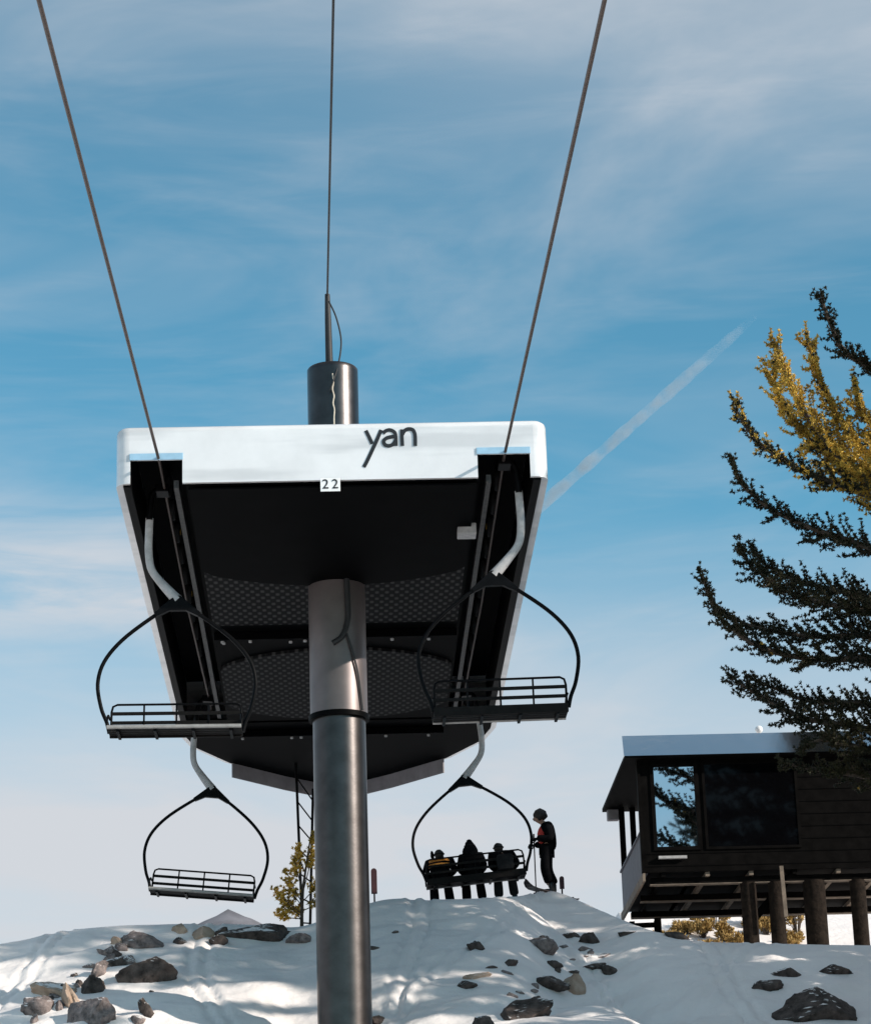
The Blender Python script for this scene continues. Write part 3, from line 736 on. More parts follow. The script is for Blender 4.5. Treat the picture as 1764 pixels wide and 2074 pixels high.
def standing():
    foot = at(1108, 1806, 51.0); gz = ground(foot.x, 51.0); foot.z = gz
    root = empty('person', foot); root.scale = (1.12, 1.12, 1.02); tag(root, 'standing skier in dark clothes with a red front, leaning over a pole on the crest', 'person')
    K = 1.60/1.75
    def J(x, y, z): return Vector((x*K, y*K, z*K))        # looks along -X
    hd = J(-0.10, 0, 1.60)
    LEG = [('l', J(0.02, -0.10, 0.92), J(-0.02, -0.10, 0.50), J(0.06, -0.10, 0.14)), ('r', J(0.04, 0.10, 0.92), J(0.02, 0.10, 0.50), J(0.12, 0.10, 0.14))]
    ARM = [('l', J(0.05, -0.19, 1.38), J(0.10, -0.24, 1.10), J(-0.15, -0.20, 1.12)), ('r', J(0.05, 0.19, 1.38), J(0.08, 0.26, 1.10), J(-0.16, 0.15, 1.06))]
    b = [[('pel', J(0.04, 0, 0.95), 0.12), ('wai', J(0.06, 0, 1.12), 0.105), ('che', J(0.05, 0, 1.32), (0.11, 0.15)), ('nec', J(0.0, 0, 1.47), 0.05),
          ('chin', hd+J(-0.03, 0, -0.06), 0.060), ('cra', hd+J(0.015, 0, 0.05), 0.082), ('top', hd+J(0.02, 0, 0.10), 0.055)],
         [('chin', None, None), ('nos', hd+J(-0.115, 0, -0.025), 0.014)]]
    for n, h, k, a in LEG: b.append([('pel', None, None), ('h'+n, h, 0.085), ('k'+n, k, 0.06), ('a'+n, a, 0.042)])
    for n, s, e, w in ARM: b.append([('che', None, None), ('s'+n, s, 0.06), ('e'+n, e, 0.043), ('w'+n, w, 0.03)])
    skin_mesh('body', *chains(b), M['skin'], root, 1)
    jk = [[('pel', J(0.04, 0, 0.86), (0.135, 0.16)), ('wai', J(0.06, 0, 1.10), (0.15, 0.17)), ('che', J(0.055, 0, 1.32), (0.155, 0.18)), ('nec', J(0.01, 0, 1.47), 0.085)]]
    for n, s, e, w in ARM: jk.append([('che', None, None), ('s'+n, s, 0.095), ('e'+n, e, 0.085), ('w'+n, w+(w-e).normalized()*0.03, 0.068)])
    skin_mesh('jacket', *chains(jk), M['cloth'], root, 2)
    pt = [[('pel', J(0.04, 0, 0.90), 0.13)]]
    for n, h, k, a in LEG: pt.append([('pel', None, None), ('h'+n, h, 0.105), ('k'+n, k, 0.105), ('m'+n, k.lerp(a, 0.5)+J(0.02, 0, 0), 0.11), ('a'+n, a+J(0.01, 0, 0.06), 0.115)])
    skin_mesh('trousers', *chains(pt), M['cloth'], root, 2)
    fr = blob(J(-0.065, -0.08, 1.20), (0.075, 0.11, 0.17), jit=0.1, seed=4); fr.build('jacket_front', M['red'], root)
    blob(hd+J(0.03, 0, 0.045), (0.12, 0.112, 0.122), jit=0.2, seed=12).build('hair', M['hair'], root)
    for s in (-1, 1):
        blob(hd+J(0.012, s*0.085, -0.01), (0.022, 0.012, 0.032)).build('ear', M['skin'], root)
        blob(hd+J(-0.082, s*0.033, 0.012), (0.012, 0.014, 0.010)).build('eye', M['plate'], root)
    m = MB(); m.box(hd.x-0.094*K, hd.x-0.084*K, -0.025, 0.025, hd.z-0.075*K, hd.z-0.065*K); m.build('mouth', M['maroon'], root)
    for n, h, k, a in LEG:
        boot(root, a+J(0, 0, -0.045), (-1, -0.1, 0))
    ski(root, J(0.06, -0.10, 0.012), (-0.55, -0.83, 0), 1.6); ski(root, J(0.12, 0.10, 0.012), (-0.62, -0.78, 0), 1.6)
    hand(ARM[0][3], (-1, 0.1, -0.2), (0, 0.2, 1), root, M['cloth'], 0.75); hand(ARM[1][3], (-1, -0.2, -0.2), (0, 0.2, 1), root, M['cloth'], 0.75)
    for n, s, e, w in ARM[:1]:
        base = foot+w+Vector((-0.085, 0, 0.10)); tipx = base.x+0.0
        p = empty('ski_pole', Vector((tipx, base.y, ground(tipx, base.y)))); tag(p, 'thin dark ski pole held upright in front of the standing skier', 'ski pole')
        top = base-Vector(p.location)
        q = MB(); q.tube([(0, 0, -0.03), top], 0.012, 8); q.build('shaft', M['chair'], p)
        q = MB(); q.tube([top-Vector((0, 0, 0.13)), top+Vector((0, 0, 0.01))], 0.018, 8); q.build('handle', M['cable'], p)
        q = MB(); q.lathe([(0.012, 0.05), (0.055, 0.055), (0.055, 0.065), (0.012, 0.08)], 14); q.build('basket', M['cable'], p)
standing()

# slim marker paddles stuck in the snow
def paddle(px, y0, y1, y2, Y, w, label):
    top = at(px, y0, Y); gz = ground(top.x, Y); b = empty('marker_paddle', (top.x, Y, gz)); tag(b, label, 'marker', 'marker paddles on the crest')
    m1 = at(px, y1, Y).z-gz; t = top.z-gz
    m = MB(); m.tube([(0, 0, -0.2), (0, 0, t-0.1)], 0.016, 8); m.build('stake', M['chair'], b)
    m = MB(); Mx = Matrix.Rotation(math.pi/2, 4, 'X'); hw = w/2
    poly = [(-hw, m1), (hw, m1), (hw, t-hw)]+[(hw*math.cos(RAD(a)), t-hw+hw*math.sin(RAD(a))) for a in range(30, 180, 30)]+[(-hw, t-hw)]
    m.prism(poly, 0.017, 0.045, Mx); m.build('board', M['maroon'], b, 0.006)
paddle(757, 1760, 1812, 1832, 50.0, 0.11, 'maroon marker paddle on a thin stake just right of the mast')
paddle(1137, 1776, 1802, 1808, 51.4, 0.09, 'short maroon marker paddle behind the standing skier')

# ------------------------------------------------------------------ operator hut
BX0 = at(1307, 1768, 50.0).x; BZ = at(1307, 1768, 50.0).z; BX1 = 11.2; BY0 = 50.0; BY1 = 54.3
WT = at(1300, 1542, 50.0).z
hut = empty('operator_hut', (BX0, BY0, BZ)); tag(hut, 'dark timber lift hut on posts with a shiny metal roof edge at right', 'hut')
def hbuild(mb, name, mat, bevel=0.0, parent=None):
    o = Vector(hut.location); mb.v = [tuple(Vector(v)-o) for v in mb.v]; return mb.build(name, mat, parent or hut, bevel)
def hut_build():
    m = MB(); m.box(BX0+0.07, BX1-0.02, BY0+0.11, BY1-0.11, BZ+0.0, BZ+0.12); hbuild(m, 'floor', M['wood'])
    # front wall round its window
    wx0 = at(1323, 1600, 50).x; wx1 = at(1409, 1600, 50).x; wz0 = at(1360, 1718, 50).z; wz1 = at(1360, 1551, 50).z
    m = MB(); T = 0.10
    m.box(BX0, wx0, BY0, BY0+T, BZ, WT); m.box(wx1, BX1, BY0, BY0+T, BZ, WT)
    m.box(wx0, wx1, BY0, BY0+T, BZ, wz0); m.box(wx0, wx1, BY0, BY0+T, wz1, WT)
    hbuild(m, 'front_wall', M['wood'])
    j = MB()
    for k in range(9):
        z = BZ+0.10+k*0.235
        if z < wz0-0.1: j.box(BX0+0.01, BX1-0.01, BY0-0.008, BY0-0.001, z, z+0.012)
        elif z < wz1: j.box(at(1618, 1600, 50).x, BX1-0.01, BY0-0.008, BY0-0.001, z, z+0.012)
    hbuild(j, 'cladding_trim', M['black'])
    f = MB()
    for x0, x1, z0, z1 in ((wx0-0.05, wx0+0.02, wz0-0.05, wz1+0.03), (wx1-0.02, wx1+0.05, wz0-0.05, wz1+0.03)): f.box(x0, x1, BY0-0.03, BY0+0.02, z0, z1)
    f.box(wx0+0.02, wx1-0.02, BY0-0.03, BY0+0.02, wz0-0.05, wz0+0.02); f.box(wx0+0.02, wx1-0.02, BY0-0.03, BY0+0.02, wz1-0.02, wz1+0.03)
    fo = hbuild(f, 'window', M['wood'])
    g = MB(); g.add([(wx0+0.02, BY0+0.012, wz0+0.02), (wx1-0.02, BY0+0.012, wz0+0.02), (wx1-0.02, BY0+0.012-0.0, wz1-0.02), (wx0+0.02, BY0+0.012, wz1-0.02)], [(0, 1, 2, 3)])
    g.add([(wx0+0.02, BY0+0.018, wz0+0.02), (wx1-0.02, BY0+0.018, wz0+0.02), (wx1-0.02, BY0+0.018, wz1-0.02), (wx0+0.02, BY0+0.018, wz1-0.02)], [(3, 2, 1, 0)])
    hbuild(g, 'pane', M['glass'], parent=fo); fo.children[-1].location = (0, 0, 0)
    d0 = at(1428, 1600, 50).x; d1 = at(1610, 1600, 50).x
    f2 = MB(); f2.box(d0-0.05, d0, BY0-0.03, BY0-0.002, wz0-0.05, wz1+0.03); f2.box(d1, d1+0.05, BY0-0.03, BY0-0.002, wz0-0.05, wz1+0.03); f2.box(d0, d1, BY0-0.03, BY0-0.002, wz0-0.05, wz0); f2.box(d0, d1, BY0-0.03, BY0-0.002, wz1, wz1+0.03)
    f2o = hbuild(f2, 'window', M['wood'])
    g = MB(); g.box(d0, d1, BY0-0.012, BY0-0.003, wz0, wz1); hbuild(g, 'pane', M['darkglass'], parent=f2o)
    s = MB(); z = at(1360, 1738, 50).z; s.box(wx0+0.02, wx0+0.55, BY0-0.10, BY0-0.013, z-0.03, z+0.02); hbuild(s, 'shelf', M['galv'])
    # left side: low panel wall, posts, open above
    SW = at(1300, 1681, 50).z-BZ
    m = MB(); m.box(BX0, BX0+0.06, BY0+0.11, BY1, BZ, BZ+SW); m.box(BX0-0.03, BX0+0.09, BY0+0.11, BY1, BZ+SW, BZ+SW+0.04); hbuild(m, 'side_panel', M['sidewall'])
    m = MB(); m.box(BX0-0.05, BX0-0.003, BY0, BY1, BZ-0.16, BZ-0.01); hbuild(m, 'rim_board', M['woodl'])
    for x in (BX0+0.06, BX0+0.28):
        m = MB(); m.box(x-0.055, x+0.055, BY1-0.13, BY1-0.02, BZ+(SW+0.04 if x < BX0+0.1 else 0), WT); hbuild(m, 'post', M['wood'])
    m = MB(); m.box(BX0-0.06, BX0+0.0-0.002, BY0-0.04, BY0+0.10, BZ, WT); hbuild(m, 'corner_board', M['wood'])
    # back wall starts past the two posts, with a dark return
    m = MB(); m.box(BX0+0.9, BX1, BY1-0.1, BY1, BZ, WT); m.box(BX0+0.9, BX0+0.98, BY0+0.9, BY1-0.1, BZ, WT); hbuild(m, 'inner_wall', M['wood'])
    # roof: slab, sloped bright metal fascia, soffit to the left
    RX0 = at(1266, 1540, BY0-0.3).x; FZ = WT
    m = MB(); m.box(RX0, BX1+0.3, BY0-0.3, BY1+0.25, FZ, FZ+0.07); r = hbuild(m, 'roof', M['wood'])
    ft = at(1266, 1491, BY0-0.16).z
    m = MB(); tb = 0.17
    y0 = BY0-0.33
    vs = [(x, y, z) for x in (RX0-0.02, BX1+0.32) for y, z in ((y0, FZ+0.03), (y0+0.10, FZ+0.03), (y0+tb+0.10, ft), (y0+tb, ft))]
    m.add(vs, [(0, 4, 7, 3), (3, 7, 6, 2), (2, 6, 5, 1), (1, 5, 4, 0), (0, 3, 2, 1), (4, 5, 6, 7)]); hbuild(m, 'roof_fascia', M['roofmetal'])
    m = MB(); m.prism([(RX0+0.02, FZ+0.07), (BX1+0.28, FZ+0.07), (BX1+0.28, FZ+0.30), (RX0+0.5, FZ+0.30)], y0+0.5, BY1+0.2, Matrix(((1, 0, 0, 0), (0, 0, 1, 0), (0, 1, 0, 0), (0, 0, 0, 1)))); hbuild(m, 'roof_top', M['snow'])
    m = MB(); q = at(1241, 1650, BY1+0.1); m.box(q.x-0.12, q.x+0.12, BY1, BY1+0.2, q.z-0.13, q.z+0.10); hbuild(m, 'eave_end', M['greypanel'], 0.02)
    q = at(1537, 1478, BY0+0.5); m = blob((q.x, BY0+0.5, q.z), (0.075, 0.075, 0.075)); m.tube([(q.x, BY0+0.5, ft-0.02), (q.x, BY0+0.5, q.z)], 0.03, 8); hbuild(m, 'globe_vent', M['white'])
    # under the floor: beams, joists, posts
    for y in (BY0+0.25, BY0+2.0, BY1-0.5):
        m = MB(); m.box(BX0+0.1, BX1-0.1, y-0.09, y+0.09, BZ-0.19, BZ-0.08); hbuild(m, 'beam', M['wood'], 0.008)
        m = MB(); m.box(BX0+0.1, BX1-0.1, y-0.085, y+0.085, BZ-0.208, BZ-0.193); hbuild(m, 'lit_edge_strip', M['woodl'])  # pale strip stands in for the lit line along the beam
    for k in range(7):
        x = BX0+0.35+k*0.82
        m = MB(); m.box(x-0.04, x+0.04, BY0+0.05, BY1-0.05, BZ-0.08, BZ-0.004); hbuild(m, 'joist', M['woodl'] if k in (1, 2, 4, 5) else M['wood'])  # some joists coloured pale as if light catches their sides
    for px, w, y in ((1522, 0.30, BY0+0.25), (1578, 0.29, BY0+0.25), (1656, 0.42, BY0+0.25), (1745, 0.3, BY0+0.25), (1334, 0.14, BY1-0.5)):
        p = at(px, 1900, y); gz = ground(p.x, y)-0.3
        m = MB(); m.tube([(p.x, y, gz), (p.x, y, BZ-0.195)], w/2, 14); hbuild(m, 'post', M['darkbark'])
    p = at(1522, 1900, BY0+0.25); m = MB(); m.bar((p.x, BY0+0.45, BZ-0.95), (p.x+0.8, BY0+0.45, BZ-0.1), 0.14, 0.14); hbuild(m, 'brace', M['wood'])
    p = at(1588, 1800, BY0-0.15); gz = ground(p.x, BY0-0.15); m = MB(); m.bar(at(1582, 1755, BY0-0.15), at(1592, 1858, BY0-0.15), 0.06, 0.07); hbuild(m, 'pale_batten', M['woodl'])
hut_build()
# rail and red flag beside the hut
p0 = at(1280, 1876, 52.5); p1 = at(1330, 1874, 52.5)
fe = empty('rail_fence', (p0.x, 52.5, ground(p0.x, 52.5))); tag(fe, 'low wooden rail at the left foot of the hut', 'fence')
m = MB(); o = Vector(fe.location); m.bar(p0-o, p1-o, 0.09, 0.09); m.build('rail', M['wood'], fe)
for q in (p0, p1):
    gz = ground(q.x, 52.5); m = MB(); m.bar(Vector((q.x, 52.5, min(gz, q.z)-0.3))-o, q+Vector((0, 0, 0.08))-o, 0.10, 0.10, (0, 1, 0)); m.build('post', M['wood'], fe)
q = at(1275, 1870, 49.6); gz = ground(q.x, 49.6)
bu = empty('bucket', (q.x, 49.6, gz-0.05)); tag(bu, 'small red bucket in the snow at the left corner of the hut', 'bucket')
m = MB(); m.lathe([(0, 0.0), (0.075, 0.0), (0.10, 0.22), (0.11, 0.23), (0.095, 0.22), (0.07, 0.02), (0, 0.02)], 18); m.build('pail', M['red'], bu)
m = MB(); m.tube([(0.1*math.cos(RAD(a)), 0, 0.22+0.09*math.sin(RAD(a))) for a in range(0, 181, 15)], 0.006, 6); m.build('handle', M['chair'], bu)

# ------------------------------------------------------------------ rocks
ROCKS = [  # px, py, w, h (picture units), material, tilt, wording
 (300, 1970, 96, 58, 'rockd', -8, 'big rounded boulder with a pinkish lower side in the snow, alone at left'),
 (235, 1950, 50, 28, 'rockd', 0, 'egg shaped dark rock just left of the big rounded boulder'),
 (290, 1907, 84, 40, 'rock', 8, 'mottled pink granite slab above the big rounded boulder'),
 (365, 1884, 32, 22, 'rockt', 15, 'small tan rock on the crest with a shadowed right side'),
 (410, 1891, 50, 26, 'rockt', 0, 'pale tan flat rock on the crest, below the far peak'),
 (451, 1886, 22, 20, 'rockd', 30, 'small dark rock between the pale tan rock and the long dark rock'),
 (363, 1908, 22, 17, 'rockd', 0, 'little round dark stone under the tan crest rock'),
 (443, 1906, 34, 22, 'rockd', 10, 'dark lumpy stone below the pale tan flat rock'),
 (524, 1890, 120, 34, 'rockd', 4, 'long low dark ledge on the crest left of the ladder'),
 (608, 1902, 52, 22, 'rock', 5, 'grey pink stone at the foot of the long dark ledge, beside the mast'),
 (196, 1964, 24, 42, 'rock', 25, 'narrow upright rock left of the egg shaped rock'),
 (106, 2006, 98, 40, 'rockt', 12, 'long pinkish rock lying at the left edge'),
 (78, 2038, 64, 34, 'rock', 0, 'squat speckled rock under the long pinkish rock'),
 (188, 2001, 48, 40, 'rockd', 20, 'dark cracked rock right of the long pinkish rock'),
 (186, 2050, 84, 62, 'rock', 30, 'large speckled boulder at the bottom left'),
 (147, 2024, 28, 52, 'rockt', -20, 'thin pinkish rock wedged between the bottom left boulders'),
 (298, 2046, 24, 36, 'rockd', -30, 'pointed dark rock poking out of the snow right of the speckled boulder'),
 (278, 2066, 30, 24, 'rock', 0, 'low stone at the bottom edge under the pointed dark rock'),
 (240, 1908, 26, 22, 'rockt', -20, 'small tan stone at the left end of the pink granite slab'),
 (150, 1976, 16, 9, 'rockd', 10, 'tiny dark stone in the snow above the long pinkish rock'),
 (307, 2009, 9, 6, 'rockd', 0, 'tiny dark pebble under the big rounded boulder'),
 (800, 1889, 14, 7, 'rockd', 10, 'tiny dark stone on the bare mound right of the mast'),
 (760, 1921, 22, 9, 'rockd', 10, 'thin dark stone touching the right side of the mast'),
 (965, 1917, 34, 18, 'rockd', 8, 'lone dark wedge of rock in the middle of the mound'),
 (945, 1996, 42, 20, 'rockd', -22, 'dark slanting rock below a tan stone'),
 (968, 1977, 48, 13, 'rockt', -8, 'flat orange tan stone above a dark slanting rock'),
 (992, 1960, 32, 8, 'rockd', -10, 'thin dark sliver of rock above the flat tan stone'),
 (1031, 1951, 28, 13, 'rockd', -25, 'short dark rock right of the thin sliver'),
 (1096, 1916, 66, 30, 'rock', 12, 'humped grey rock with a dark rim, high on the right slope'),
 (1099, 1901, 22, 10, 'rockd', 5, 'small dark cap stone over the humped grey rock'),
 (1119, 1954, 38, 14, 'rockd', 4, 'dark flat rock under the humped grey rock'),
 (1103, 1988, 80, 28, 'rockd', 0, 'broad dark rock left of the orange rock'),
 (1163, 2000, 42, 40, 'rockt', 25, 'orange rock catching the sun on the right slope'),
 (1158, 1896, 36, 12, 'rockd', 0, 'flat dark rock just under the right shoulder of the crest'),
 (1196, 1904, 48, 28, 'rockd', 15, 'jagged dark rock under the right shoulder of the crest'),
 (1205, 1957, 50, 13, 'rockd', -8, 'long thin dark rock at the centre right of the slope'),
 (1184, 1922, 30, 10, 'rock', 0, 'small grey rock under the jagged dark rock'),
 (1052, 2052, 118, 40, 'rockd', -18, 'wide dark outcrop at the bottom of the right slope'),
 (976, 2070, 44, 22, 'rockd', 0, 'dark stone at the bottom edge left of the wide outcrop'),
 (1083, 2026, 28, 14, 'rockd', -10, 'small dark stone above the wide outcrop'),
 (770, 2068, 34, 20, 'rockd', 10, 'dark stone at the bottom edge right of the mast'),
 (1240, 1966, 40, 20, 'rockd', 25, 'dark curved rock at the right end of the long thin rock'),
 (1269, 1891, 34, 14, 'rockd', 0, 'dark flat rock in front of the red bucket'),
 (1370, 1896, 46, 16, 'rockd', 20, 'dark rock in front of the hut floor'),
 (1598, 1972, 64, 26, 'rockd', 8, 'lens shaped dark rock below the right posts of the hut'),
 (1548, 1996, 58, 26, 'rockd', -10, 'dark rock in a snow hollow left of the lens shaped rock'),
 (1690, 1966, 60, 24, 'rockd', 0, 'dark rock at the right edge below the hut'),
 (1665, 2042, 150, 84, 'rockd', -8, 'large black angular boulder at the bottom right corner'),
]
_fill = random.Random(77)
for k in range(24):
    t = _fill.uniform(0, 1); bx = 70+t*190+_fill.uniform(-28, 28); by = 2050-t*135+_fill.uniform(-22, 22)
    ROCKS.append((bx, by, _fill.uniform(12, 38), _fill.uniform(9, 24), _fill.choice(('rockd', 'rock', 'rock')), _fill.uniform(-30, 30), 'small broken stone wedged among the boulders at the left'))
for k in range(12):
    t = _fill.uniform(0, 1); bx = 1040+t*190+_fill.uniform(-30, 30); by = 2000-t*85+_fill.uniform(-25, 25)
    ROCKS.append((bx, by, _fill.uniform(10, 30), _fill.uniform(6, 12), _fill.choice(('rockd', 'rockd', 'rock')), _fill.uniform(-25, 25), 'small dark chip of rock in the broken snow of the right slope'))
def rock(i, px, py, w, h, mat, tilt, label):
    p = hit(px, py+h*0.25); sc = (p.y+1)/5500.0*1.03
    rx = w*sc/2*1.25; rz = h*sc/2*1.55; ry = 0.5*(rx+rz)*0.95
    rnd = random.Random(100+i); n, m = 40, 26
    off = Vector((rnd.uniform(-50, 50), rnd.uniform(-50, 50), rnd.uniform(-50, 50)))
    cuts = []
    for k in range(12):
        d = Vector((rnd.uniform(-1, 1), rnd.uniform(-1, 1), rnd.uniform(-0.6, 1))).normalized(); cuts.append((d, rnd.uniform(0.58, 0.88)))
    vs = []
    for j in range(m+1):
        th = math.pi*j/m
        for k in range(n):
            ph = 2*math.pi*k/n; d = Vector((math.sin(th)*math.cos(ph), math.sin(th)*math.sin(ph), math.cos(th)))
            q = d*(1+0.26*noise.noise(d*1.6+off)+0.16*noise.noise(d*3.6+off))
            for c, t in cuts:
                e = q.dot(c)
                if e > t: q = q-c*(e-t)*0.95
            q = q*(1+0.05*noise.noise(d*8+off)+0.03*noise.noise(d*17+off))
            vs.append(Vector((q.x*rx, q.y*ry, q.z*rz)))
    R = Matrix.Rotation(RAD(tilt), 3, 'Y'); vs = [R @ v for v in vs]
    fs = [(j*n+k, (j+1)*n+k, (j+1)*n+(k+1) % n, j*n+(k+1) % n) for j in range(m) for k in range(n)]
    mb = MB(); mb.add(vs, fs, True)
    o = mb.build('rock', M[mat]); o.location = (p.x, p.y+ry*0.35, p.z+rz*0.06)
    o.rotation_euler = (0, 0, rnd.uniform(-0.2, 0.2))
    tag(o, label, 'rock', 'rocks scattered on the snow slope')
for i, r in enumerate(ROCKS): rock(i, *r)

# ------------------------------------------------------------------ vegetation
def needles_mesh(name, C, D, rng, n, ln, wd, spread=0.9):
    """tufts of thin needle faces: C centres, D axis directions (arrays)"""
    C = np.repeat(C, n, 0); D = np.repeat(D, n, 0)
    k = len(C)
    r = rng.normal(size=(k, 3)); d = D+spread*r*0.6; d /= np.linalg.norm(d, axis=1)[:, None]
    s = np.cross(d, rng.normal(size=(k, 3))); s /= np.linalg.norm(s, axis=1)[:, None]
    L = ln*rng.uniform(0.6, 1.15, (k, 1)); w = wd*rng.uniform(0.7, 1.3, (k, 1))
    a = C-s*w/2; b = C+s*w/2; m1 = C+d*L*0.6+s*w*0.55; m2 = C+d*L*0.6-s*w*0.55; e = C+d*L
    V = np.stack([a, b, m1, e, m2], 1).reshape(-1, 3)
    me = bpy.data.meshes.new(name); me.vertices.add(len(V)); me.vertices.foreach_set('co', V.astype(np.float32).ravel())
    me.loops.add(5*k); me.loops.foreach_set('vertex_index', np.arange(5*k, dtype=np.int32))
    me.polygons.add(k); me.polygons.foreach_set('loop_start', np.arange(0, 5*k, 5, dtype=np.int32))
    me.update(calc_edges=True); me.validate(); return me
def branch_tufts(path, rng, per_m, side, upturn, start=0.15):
    """twigs leave both sides of a limb; returns tuft centres, directions, twig polylines"""
    path = [Vector(p) for p in path]; C = []; D = []; tw = []
    seg = [(path[i+1]-path[i]).length for i in range(len(path)-1)]; tot = sum(seg)
    n = max(3, int(tot*per_m))
    for k in range(n):
        t = start+(1-start)*(k+rng.uniform(0, 1))/n; dist = t*tot; i = 0
        while i < len(seg)-1 and dist > seg[i]: dist -= seg[i]; i += 1
        p = path[i].lerp(path[i+1], min(1, dist/seg[i])); ax = (path[i+1]-path[i]).normalized()
        lat = ax.cross(Vector((0, 0, 1)))
        if lat.length < 1e-3: lat = Vector((1, 0, 0))
        lat.normalize()
        sgn = 1 if rng.uniform() < 0.5 else -1
        d = (ax*0.6+lat*sgn*rng.uniform(0.1, 0.9)+Vector((0, 0, rng.uniform(-0.75, 0.75)+upturn))).normalized()
        ln = side*(1.08-t*0.75)*rng.uniform(0.45, 1.0)
        q = p+d*ln*0.6; e = q+(d+Vector((0, 0, 0.55+upturn))).normalized()*ln*0.45
        tw.append([p, q, e])
        m = max(2, int(ln/0.048))
        for j in range(m):
            u = (j+1)/m
            c = p.lerp(q, u/0.6) if u < 0.6 else q.lerp(e, (u-0.6)/0.4)
            C.append(c+Vector(rng.normal(0, 0.012, 3))); D.append((e-p).normalized()+Vector((0, 0, 0.25)))
    for u in np.linspace(0.8, 1.0, 5):
        i = min(len(path)-2, int(u*(len(path)-1))); C.append(path[i].lerp(path[i+1], u*(len(path)-1)-i)); D.append((path[-1]-path[-2]).normalized())
    return C, D, tw

def hero_pine():
    Y = 44.0; base = Vector((at(1900, 1500, Y).x, Y, 0)); base.z = ground(base.x, base.y)-0.3
    root = empty('pine_tree', base); tag(root, 'tall pine at the right edge with upturned branch tips and sunlit yellow upper needles', 'tree')
    rng = np.random.default_rng(3)
    top = Vector((base.x+0.25, Y+0.1, base.z+19.5))
    tr = MB(); pts = [base.lerp(top, t)+Vector((0.10*math.sin(t*9), 0.08*math.cos(t*7), 0)) for t in np.linspace(0, 1, 16)]
    tr.tube([p-base for p in pts], [0.26*(1-t)**0.8+0.03 for t in np.linspace(0, 1, 16)], 14)
    def trunk_at(z):
        t = (z-base.z)/(top.z-base.z); t = min(1, max(0, t)); return base.lerp(top, t)
    limbs = []
    # limbs read off the photograph: tip first, then points along the limb; each has its own distance
    spec = [([(1662, 588), (1676, 640), (1720, 720)], 43.6, 0.30, 'd'),
            ([(1572, 700), (1592, 760), (1640, 850), (1720, 940)], 43.8, 0.62, 'y'),
            ([(1638, 690), (1655, 760), (1700, 850), (1760, 920)], 44.3, 0.62, 'y'),
            ([(1562, 740), (1585, 820), (1640, 890), (1730, 960)], 44.6, 0.55, 'y'),
            ([(1488, 812), (1505, 858), (1560, 915), (1640, 960), (1750, 1000)], 43.4, 0.36, 'm'),
            ([(1485, 930), (1497, 975), (1560, 1030), (1640, 1068), (1760, 1110)], 43.9, 0.40, 'd'),
            ([(1498, 1110), (1525, 1150), (1590, 1195), (1660, 1220), (1770, 1245)], 44.2, 0.52, 'd'),
            ([(1522, 1108), (1545, 1140), (1610, 1175), (1690, 1195), (1770, 1215)], 44.9, 0.45, 'd'),
            ([(1424, 1166), (1436, 1210), (1470, 1262), (1540, 1312), (1640, 1335), (1770, 1340)], 43.6, 0.44, 'd'),
            ([(1450, 1228), (1490, 1255), (1560, 1278), (1650, 1290), (1770, 1290)], 44.5, 0.42, 'd'),
            ([(1482, 1372), (1510, 1392), (1570, 1428), (1640, 1458), (1770, 1480)], 43.7, 0.50, 'd'),
            ([(1520, 1375), (1570, 1395), (1640, 1420), (1770, 1430)], 44.6, 0.42, 'd'),
            ([(1585, 1545), (1610, 1550), (1660, 1560), (1780, 1580)], 44.0, 0.36, 'd'),
            ([(1625, 1520), (1655, 1500), (1700, 1505), (1790, 1530)], 43.4, 0.45, 'd'),
            ([(1730, 780), (1750, 840), (1800, 900)], 44.0, 0.6, 'y')]
    for P, yy, wid, kind in spec:
        tipY = yy; path = []
        n = len(P)
        for i, (px, py) in enumerate(P):
            path.append(at(px, py, tipY+(Y-tipY)*i/(n-1)*0.6))
        j = trunk_at(path[-1].z-0.5); path.append(j)
        limbs.append((path[::-1], wid, kind))
    rnd = random.Random(4)
    z = base.z+8.6
    while z < top.z-0.4:                       # limbs on the far sides of the trunk
        t = (z-base.z)/(top.z-base.z); a = RAD(rnd.uniform(-70, 70)); ln = (1-t)*3.0+0.4
        d = Vector((math.cos(a), math.sin(a), 0)); p = trunk_at(z)
        limbs.append(([p, p+d*ln*0.4+Vector((0, 0, 0.05)), p+d*ln*0.8+Vector((0, 0, 0.3)), p+d*ln+Vector((0, 0, 0.75))], 0.5, 'd')); z += 0.22
    data = {'d': ([], []), 'y': ([], [])}
    for path, wid, kind in limbs:
        sp = smooth_path([p-base for p in path], 4); m = len(sp)
        tr.tube(sp, [0.055*(1-i/m)+0.008 for i in range(m)], 6)
        C, D, tw = branch_tufts(sp, rng, 34, wid*1.7, -0.02, 0.10)
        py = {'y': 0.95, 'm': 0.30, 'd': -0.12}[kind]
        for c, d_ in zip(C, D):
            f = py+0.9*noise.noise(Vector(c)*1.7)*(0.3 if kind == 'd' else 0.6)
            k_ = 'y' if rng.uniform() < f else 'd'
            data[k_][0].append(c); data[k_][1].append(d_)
        for q in tw: tr.tube(q, [0.009, 0.006, 0.003], 4, False)
    tr.build('trunk', M['bark'], root)
    for kind, mat in (('d', 'needle'), ('y', 'needle_lit')):
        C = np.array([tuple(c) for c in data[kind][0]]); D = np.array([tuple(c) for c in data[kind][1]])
        link_mesh('crown' if kind == 'd' else 'sunlit_crown', needles_mesh('needles', C, D, rng, 15, 0.060, 0.0155, 2.2), M[mat], root)
hero_pine()

